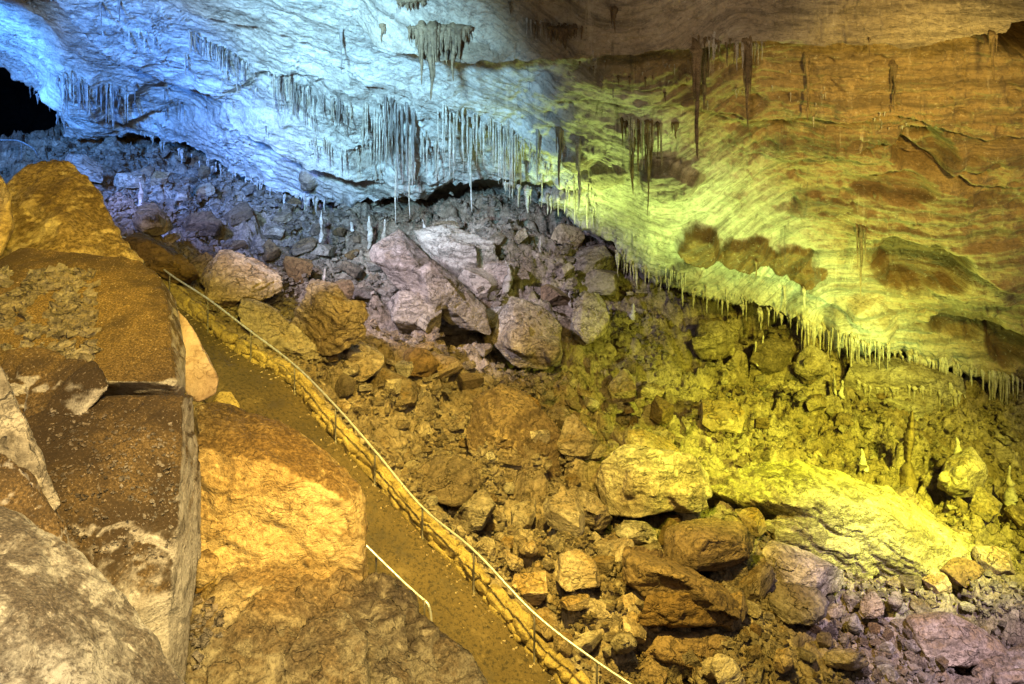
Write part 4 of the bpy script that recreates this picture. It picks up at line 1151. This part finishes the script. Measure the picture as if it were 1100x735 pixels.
row('in the tall pale curtain at the centre', 'stalactites of the central curtain', 'stal', 'slender', 470, 552, 26, 116, 140, 30, 84, 1, wob=5, pw_=1.0, r=(1.3, 2.4))
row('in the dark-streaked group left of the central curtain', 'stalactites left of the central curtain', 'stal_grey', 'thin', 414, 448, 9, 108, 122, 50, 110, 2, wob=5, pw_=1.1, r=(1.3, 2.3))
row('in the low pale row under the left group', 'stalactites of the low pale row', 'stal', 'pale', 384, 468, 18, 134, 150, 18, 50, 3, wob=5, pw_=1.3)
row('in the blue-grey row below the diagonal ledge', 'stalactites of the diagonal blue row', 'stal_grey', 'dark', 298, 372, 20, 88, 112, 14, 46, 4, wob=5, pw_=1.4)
row('in the upper left dark row on the white ledge', 'stalactites of the upper left row', 'stal_grey', 'dark', 210, 262, 14, 38, 66, 8, 28, 5, wob=3, pw_=1.4)
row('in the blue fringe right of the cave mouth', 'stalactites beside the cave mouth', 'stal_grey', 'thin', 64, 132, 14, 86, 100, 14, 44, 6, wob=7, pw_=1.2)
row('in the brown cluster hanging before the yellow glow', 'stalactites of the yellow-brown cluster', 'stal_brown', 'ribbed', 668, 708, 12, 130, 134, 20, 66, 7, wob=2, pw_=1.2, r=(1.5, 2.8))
row('in the brown row on the roof ledge right of centre', 'stalactites of the roof ledge row', 'stal_tan', 'brown', 742, 818, 15, 42, 48, 8, 40, 8, wob=4, pw_=1.5)
row('in the small row high above the middle', 'stalactites high above the middle', 'stal_brown', 'brown', 572, 628, 14, 24, 30, 6, 22, 9, wob=3, pw_=1.4, r=(1.2, 2.2))
row('in the column row within the dark recess', 'stalactites in the dark recess', 'stal', 'stubby', 540, 606, 12, 196, 216, 12, 30, 10, wob=3, pw_=.9, r=(1.6, 3.0))
row('in the white fringe of the lip by the recess', 'stalactites of the lip fringe', 'stal', 'white', 318, 348, 8, 208, 216, 10, 32, 11, wob=2, pw_=1.0)
row('in the bright fringe along the sloping lip', 'stalactites of the sloping lip', 'stal', 'white', 664, 762, 18, 278, 318, 7, 26, 12, wob=3, pw_=1.5)
row('in the yellow fringe of the lip above the recess', 'stalactites of the recess lip', 'stal', 'pale', 766, 856, 14, 320, 342, 6, 22, 13, wob=3, pw_=1.3)
row('among the thick columns over the yellow knob', 'stalactites over the yellow knob', 'stal', 'thick', 862, 884, 6, 342, 352, 22, 36, 14, wob=2, pw_=.8, r=(2.2, 3.4))
row('in the green fringe beyond the thick columns', 'stalactites beyond the thick columns', 'stal', 'small', 892, 984, 16, 358, 386, 7, 26, 15, wob=3, pw_=1.3)
row('among the pale columns under the right lip', 'stalactites under the right lip', 'stal', 'stout', 984, 1034, 12, 384, 396, 22, 46, 16, wob=3, pw_=.9, r=(1.8, 3.4))
row('in the fringe hanging at the right edge', 'stalactites at the right edge', 'stal', 'brownish', 1054, 1098, 12, 398, 408, 16, 54, 17, wob=3, pw_=1.0, r=(1.5, 2.8))
row('in the tiny fringe left of the white lip fringe', 'stalactites of the blue lip', 'stal', 'tiny', 150, 312, 24, 144, 212, 4, 16, 18, wob=3, pw_=1.3, r=(1.0, 1.9))
row('scattered on the blue face above the rubble', 'stalactites on the blue face', 'stal_grey', 'thin', 120, 300, 12, 80, 140, 6, 26, 19, wob=20, pw_=1.3, r=(.9, 1.7))
row('scattered on the brown slope above the glow', 'stalactites on the brown slope', 'stal_brown', 'tiny', 620, 740, 10, 66, 96, 5, 16, 20, wob=12, pw_=1.3, r=(.9, 1.7))
row('in the fringe of the black cave mouth', 'stalactites of the cave mouth', 'stal_grey', 'tiny', 28, 72, 8, 88, 134, 5, 14, 23, wob=3, pw_=1.3, r=(1.0, 1.8))

ZUSE[0] = on_thing('crusty yellow flowstone')
row('on the crusty yellow flowstone mass', 'stalactites of the yellow flowstone', 'stal', 'crusty', 918, 1034, 16, 414, 420, 8, 30, 31, wob=4, pw_=1.0, r=(1.6, 3.0))
ZUSE[0] = None
SING = [
    (749, 54, 170, 4.2, 'stal_brown', 'tall thick brown stalactite hanging before the bluish boss'), (757, 55, 120, 3.2, 'stal_brown', 'brown stalactite close beside the tall thick one'),
    (803, 44, 141, 3.4, 'stal_brown', 'long brown stalactite with a bent root on the roof ledge'), (867, 63, 131, 2.4, 'stal_brown', 'pointed brown spike standing out on the golden wall'),
    (961, 70, 122, 2.6, 'stal_brown', 'slim brown spike right of the pointed one on the golden wall'), (1067, 38, 91, 2.8, 'stal_brown', 'pale brown stalactite beside the dark hole at upper right'),
    (925, 244, 322, 2.0, 'stal_brown', 'long needle-thin dark stalactite hanging over the bright bulge'), (921, 244, 290, 1.4, 'stal_brown', 'shorter dark needle left of the long dark needle'), (929, 246, 284, 1.4, 'stal_brown', 'shorter dark needle right of the long dark needle'),
    (367, 32, 80, 1.6, 'stal_grey', 'lone thin dark stalactite left of the brown hanging cluster'), (199, 58, 84, 1.6, 'stal', 'lone white stalactite under the upper left row'), (410, 26, 46, 2.4, 'stal_brown', 'short brown stub left of the brown hanging cluster'),
    (601, 140, 204, 2.6, 'stal_brown', 'streaked stalactite with a white tip right of the central curtain'), (622, 154, 228, 2.4, 'stal', 'pale stalactite reaching the dark recess right of the streaked one'), (577, 142, 194, 1.8, 'stal_grey', 'thin stalactite between the curtain and the streaked one'),
    (696, 150, 233, 2.6, 'stal_brown', 'longest dangling stalactite below the yellow-brown cluster'), (680, 150, 210, 2.2, 'stal_brown', 'second longest stalactite under the yellow-brown cluster'), (506, 140, 228, 2.6, 'stal', 'longest pale stalactite reaching below the curtain'),
    (440, 150, 236, 2.4, 'stal', 'very long pale column dropping to the lavender bank'), (425, 150, 240, 1.8, 'stal', 'very long thin column left of the pale column'), (327, 214, 246, 1.6, 'stal', 'thin white stalactite hanging clear below the lip'),
    (940, 208, 222, 1.6, 'stal_brown', 'tiny dark drip on the golden wall above the needles'), (812, 282, 300, 1.4, 'stal_brown', 'small dark drip beneath the brown bosses'), (843, 310, 338, 1.4, 'stal', 'thin drip at the foot of the bright band'),
    (864, 312, 340, 1.6, 'stal', 'second thin drip at the foot of the bright band'), (726, 132, 150, 2.6, 'stal_brown', 'short fat brown drip right of the yellow-brown cluster'), (660, 8, 36, 2.2, 'stal_brown', 'brown stub on the roof above the middle'),
    (548, 2, 16, 1.6, 'stal_brown', 'tiny brown stub at the top edge'), (1013, 55, 72, 2.0, 'stal_brown', 'small brown drip on the roof ledge left of the hole'), (934, 42, 62, 1.2, 'stal_brown', 'thin drip on the roof ledge above the slim spike'),
    (108, 4, 32, 1.4, 'stal_grey', 'thin dark stalactite at the upper left edge of the roof'), (128, 2, 24, 1.4, 'stal_grey', 'second thin dark stalactite at the upper left'), (914, 364, 404, 2.4, 'stal', 'single column reaching the crusty yellow flowstone'),
    (980, 380, 440, 3.0, 'stal', 'thick pale column at the end of the crusty yellow flowstone'),
]
for x_, a, b, r_, mt, lab in SING:
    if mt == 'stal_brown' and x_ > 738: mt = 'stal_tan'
    o = stal_at(x_, a, b, r_, mt)
    if o is not None: tag(o, lab, 'stalactite')


def cluster(label, x0, x1, ytop, spec, mat, hpx, root_r=1.0):
    """a fused drapery: one root shelf with stalactites grown onto it"""
    cx_ = (x0 + x1) / 2
    d = zget(ZC, cx_, ytop + 2, 2)
    e = empty('hanging_drapery', tuple(P(cx_, ytop, d))); off = np.array(e.location)
    pts = []
    for x_ in np.linspace(x0, x1, 9):
        e_ = 1 - abs((x_ - cx_) / (x1 - x0) * 2) ** 2
        for dy, dz in ((-2, 1.2), (0, -.15), (hpx * (0.2 + .8 * e_), -.15), (hpx * (0.2 + .8 * e_), .3)):
            pts.append(P(x_, ytop + dy, d + dz * root_r))
    me, base = rock_mesh('root_shelf', [pts], 0.05, smooth=1, amp=0.16, freq=2.4, seed=int(x0), chips=0.12)
    o = link('root_shelf', me, M[mat], e); o.location = tuple(base - off)
    rr_ = np.random.default_rng(int(x0))
    spec = list(spec) + [(x_, ytop + hpx * rr_.uniform(.9, 2.4), rr_.uniform(1.6, 2.6)) for x_ in np.linspace(x0 + 4, x1 - 4, int((x1 - x0) / 5))]
    for x_, y1, r_ in spec:
        stal_at(x_, ytop + 2, y1, r_, mat, e, off, fwd=0.15, drape=1.2)
    return tag(e, label, 'stalactite cluster')


rr = np.random.default_rng(8)
cluster('dark brown fused cluster of stalactites hanging from the blue roof', 436, 508, 27, [(452, 92, 3), (463, 108, 4.2), (466, 84, 3.6), (487, 88, 3.2), (494, 64, 3.6), (480, 70, 3.4), (474, 60, 3), (458, 60, 3), (444, 44, 3), (500, 46, 3), (470, 68, 2.6), (490, 58, 3.2), (448, 52, 2.6)], 'stal_brown', 15)
cluster('small dark fused cluster on the roof ledge above the middle', 588, 622, 28, [(598, 44, 2.6), (607, 54, 3), (614, 42, 2.4), (602, 48, 2.6), (592, 38, 2.2)], 'stal_brown', 8)
cluster('brown fused tuft of stalactites cut by the top edge', 424, 460, -4, [(430, 8, 2.4), (438, 12, 2.6), (446, 9, 2.4), (454, 8, 2.4)], 'stal_brown', 7)


# the countless finer drips between them
fv_, ff_, n0 = [], [], 0
fr = np.random.default_rng(44)
drips = []
for x0, x1, y0, y1, n_, l0, l1, wb in ((384, 560, 118, 150, 130, 10, 60, 14), (290, 380, 84, 120, 70, 6, 36, 8), (200, 268, 36, 72, 50, 4, 24, 5), (60, 140, 84, 104, 50, 6, 36, 10), (540, 640, 140, 220, 60, 8, 36, 16),
                                       (640, 860, 262, 342, 90, 3, 20, 4), (856, 1100, 346, 412, 170, 4, 34, 5), (740, 820, 42, 50, 40, 4, 30, 5), (566, 630, 22, 30, 40, 3, 18, 3), (664, 712, 128, 136, 40, 8, 50, 3),
                                       (150, 330, 144, 214, 80, 3, 16, 3), (100, 420, 20, 150, 60, 4, 18, 20), (620, 980, 60, 130, 50, 3, 12, 20), (330, 470, 150, 190, 60, 5, 30, 12)):
    for k_ in range(n_):
        x_ = fr.uniform(x0, x1)
        if perlin(np.array([[x_ / 13, y0 / 9, 1.5]]), 7)[0] < -0.12: continue
        drips.append((x_, np.interp(x_, [x0, x1], [y0, y1]) + fr.normal(0, wb * .5), l0 + (l1 - l0) * fr.random() ** 2.2))
for x_, y_, ln in drips:
    d = zget(ZC, x_, y_, 1)
    if d > 1e8: continue
    V_, F_ = one_stal(ln / F * d, (0.55 + 0.5 * ln / 40) / F * d, int(x_ * 7 + ln * 100), .3, .25, 1.0, .35)
    fv_.append(V_ + P(x_, y_, d)); ff_ += [tuple(q_ + n0 for q_ in f) for f in F_]; n0 += len(V_)
kind(link('dripstone_fringe', mesh_py('dripstone_fringe', np.vstack(fv_), ff_), M['stal']), 'stuff', 'countless fine drips of stone fringing the ceiling')

# stalagmites standing on the slope
def stalagmite(x_, ybase, ytop, rpx, mat, label):
    d = zget(ZF, x_, ybase, 1)
    if d > 1e8: return
    L = (ybase - ytop) / F * d; R = rpx / F * d
    SEED[0] += 1
    me = stal_mesh('stalagmite', L, R, SEED[0], tipk=0.3, ribs=0.4, knob=0.5, flare=0.3)
    o = link('stalagmite', me, M[mat]); o.location = tuple(P(x_, ybase, d)); o.rotation_euler = (math.pi, 0, 0)
    tag(o, label, 'stalagmite')


for a in [(152, 224, 196, 3, 'stal', 'bluish stalagmite near the blue-grey block'), (104, 222, 200, 4, 'stal_grey', 'stubby stalagmite beside the golden top boulder'), (349, 312, 288, 3.2, 'stal', 'pale stalagmite on the tip of the grey fin'),
          (545, 306, 280, 5, 'stal', 'knobbly whitish stalagmite at the centre of the slope'), (492, 268, 246, 4, 'stal', 'pale stalagmite on the lavender bank'), (396, 262, 232, 3, 'stal', 'thin bluish stalagmite under the low pale row'),
          (412, 272, 236, 3.4, 'stal', 'bluish stalagmite under the thin columns'), (378, 258, 238, 2.4, 'stal', 'small bluish stalagmite left of the thin one'), (345, 256, 226, 2.2, 'stal', 'thin white stalagmite under the lip fringe'),
          (580, 268, 254, 2.2, 'stal', 'tiny stalagmite under the recess'), (612, 326, 312, 2.2, 'stal', 'tiny stalagmite above the jutting crag'), (820, 392, 360, 3, 'stal', 'whitish stalagmite in the right recess'),
          (812, 388, 366, 2.4, 'stal', 'smaller whitish stalagmite in the right recess'), (680, 340, 326, 2, 'stal', 'thin pale stalagmite below the sloping lip'), (979, 516, 440, 7, 'stal_tan', 'tall knobbly yellow column of dripstone on the right bank'),
          (1030, 500, 470, 4, 'stal', 'stumpy stalagmite on the right bank'), (926, 500, 482, 3, 'stal', 'small yellow stalagmite above the yellow slab'), (1084, 540, 500, 4, 'stal', 'brownish stalagmite at the right edge'),
          (896, 420, 400, 2.2, 'stal', 'thin stalagmite left of the crusty yellow flowstone'), (904, 424, 408, 2, 'stal', 'smaller thin stalagmite left of the crusty yellow flowstone'), (455, 262, 236, 2.6, 'stal', 'blue-white stalagmite under the central curtain')]:
    stalagmite(*a)

# ------------------------------------------------------------------ light: the cave's coloured lamps, and unseen fill spots added beside the eye
w = bpy.data.worlds.new('World'); SC.world = w; w.use_nodes = True
bg = w.node_tree.nodes['Background']; bg.inputs[0].default_value = (1.0, 0.88, 0.72, 1); bg.inputs[1].default_value = 0.32


def spot(name, pos, aim, col, power, cone=70, blend=0.8, rad=0.4):
    l = bpy.data.lights.new(name, 'SPOT'); l.energy = power; l.color = col; l.spot_size = math.radians(cone); l.spot_blend = blend; l.shadow_soft_size = rad
    o = bpy.data.objects.new(name, l); COL.objects.link(o); o.location = tuple(pos)
    v = Vector(tuple(aim)) - Vector(tuple(pos)); o.rotation_euler = v.to_track_quat('-Z', 'Y').to_euler()
    return o


BLUE, ICE, LIME, AMBER, GOLD, LAV, WHITE = (0.10, 0.34, 1.0), (0.55, 0.76, 1.0), (0.80, 1.0, 0.20), (1.0, 0.60, 0.16), (1.0, 0.74, 0.26), (0.62, 0.55, 1.0), (1, .88, .74)
spot('lamp', P(-190, 60, 38), P(40, 80, 55), (.07, .30, 1), 36000, 75, 1, .5)
spot('lamp', (-21, 22, 3.6), P(230, 150, 53), (.04, .24, 1), 80000, 36, 1, .5)
spot('lamp', (-9, 17, 2.4), P(415, 118, 46), (.33, .69, 1), 96000, 42, 1, 1.2)
spot('lamp', (-16, 18, 4.0), P(180, 20, 43), (.28, .56, 1), 34000, 44, 1, .5)
for x_, y_, d_, e_ in ((610, 270, 43, 1600), (700, 336, 40, 2300), (790, 385, 38.5, 2700), (880, 415, 38, 2700), (960, 440, 38.5, 2500), (1040, 475, 36.5, 2200)):
    spot('lamp', P(x_, y_, d_), P(x_ + 10, y_ - 170, d_ + 3.5), (.70, 1, .22), e_ * .85, 120, 1, .3)
spot('lamp', P(1180, 120, 24), P(970, 150, 39), (1, .70, .13), 10500, 76, 1, .6)
spot('lamp', (3, 17, 3.4), P(860, 30, 38), (.95, .70, .46), 4000, 55, 1, .6)
spot('lamp', (0.5, 15, 4.5), P(540, 540, 24), (1, .73, .13), 52000, 66, 1, .6)
spot('lamp', P(1190, 400, 24), P(850, 520, 34), (.90, 1, .06), 22000, 75, 1, .4)
spot('lamp', (9, 14, 5), P(735, 522, 31), (.90, 1, .06), 46000, 20, 1, .4)
spot('lamp', (-4, 14, 4), P(225, 365, 28), (1, .84, .10), 15000, 24, 1, .3)
spot('lamp', (19, 16, 3), P(950, 490, 37), (.97, .95, .07), 76000, 40, 1, .4)
spot('lamp', (15, 13, 3), P(1010, 700, 26), (.80, .68, 1), 44000, 30, 1, .4)
spot('lamp', (-12, 20, 4.2), P(470, 320, 41), (.78, .74, 1), 56000, 36, 1, .5)
spot('lamp', (-15, 20, 4.2), P(240, 240, 46), (.20, .32, 1), 70000, 32, 1, .5)
spot('lamp', (3, 6.5, 2.5), P(303, 542, 14.3), (1, .60, .08), 20000, 17, 1, .25)
spot('lamp', (1.5, 4, 1.5), P(330, 690, 12), (1, .80, .32), 6000, 40, 1, .25)
spot('lamp', (-1.5, 5, 2.2), P(120, 480, 12.5), (1, .76, .32), 7800, 80, 1, .5)
spot('lamp', (-3, 9, 3), P(80, 240, 18), (1, .74, .06), 9000, 60, 1, .5)
spot('lamp', P(-120, 480, 5), P(60, 680, 8), WHITE, 260, 100, 1, .3)

# ------------------------------------------------------------------ camera and output
cam = bpy.data.cameras.new('Camera'); cam.sensor_width = 36.0; cam.lens = F / 1100 * 36.0; cam.clip_end = 500
cam.shift_x = 0.0; cam.shift_y = -(367.5 - CY) / 1100.0
oc = bpy.data.objects.new('Camera', cam); COL.objects.link(oc); oc.rotation_euler = (math.radians(90), 0, 0); SC.camera = oc
SC.view_settings.view_transform = 'Standard'; SC.view_settings.look = 'None'; SC.view_settings.gamma = 1.0; SC.view_settings.exposure = 0.22
SC.cycles.use_adaptive_sampling = True; SC.cycles.adaptive_threshold = 0.02; SC.cycles.max_bounces = 5; SC.cycles.diffuse_bounces = 3
try: SC.cycles.use_denoising = True
except Exception: pass
print('stalactites', COUNT[0], 'loose', sum(len(x) for x in cand.values()))
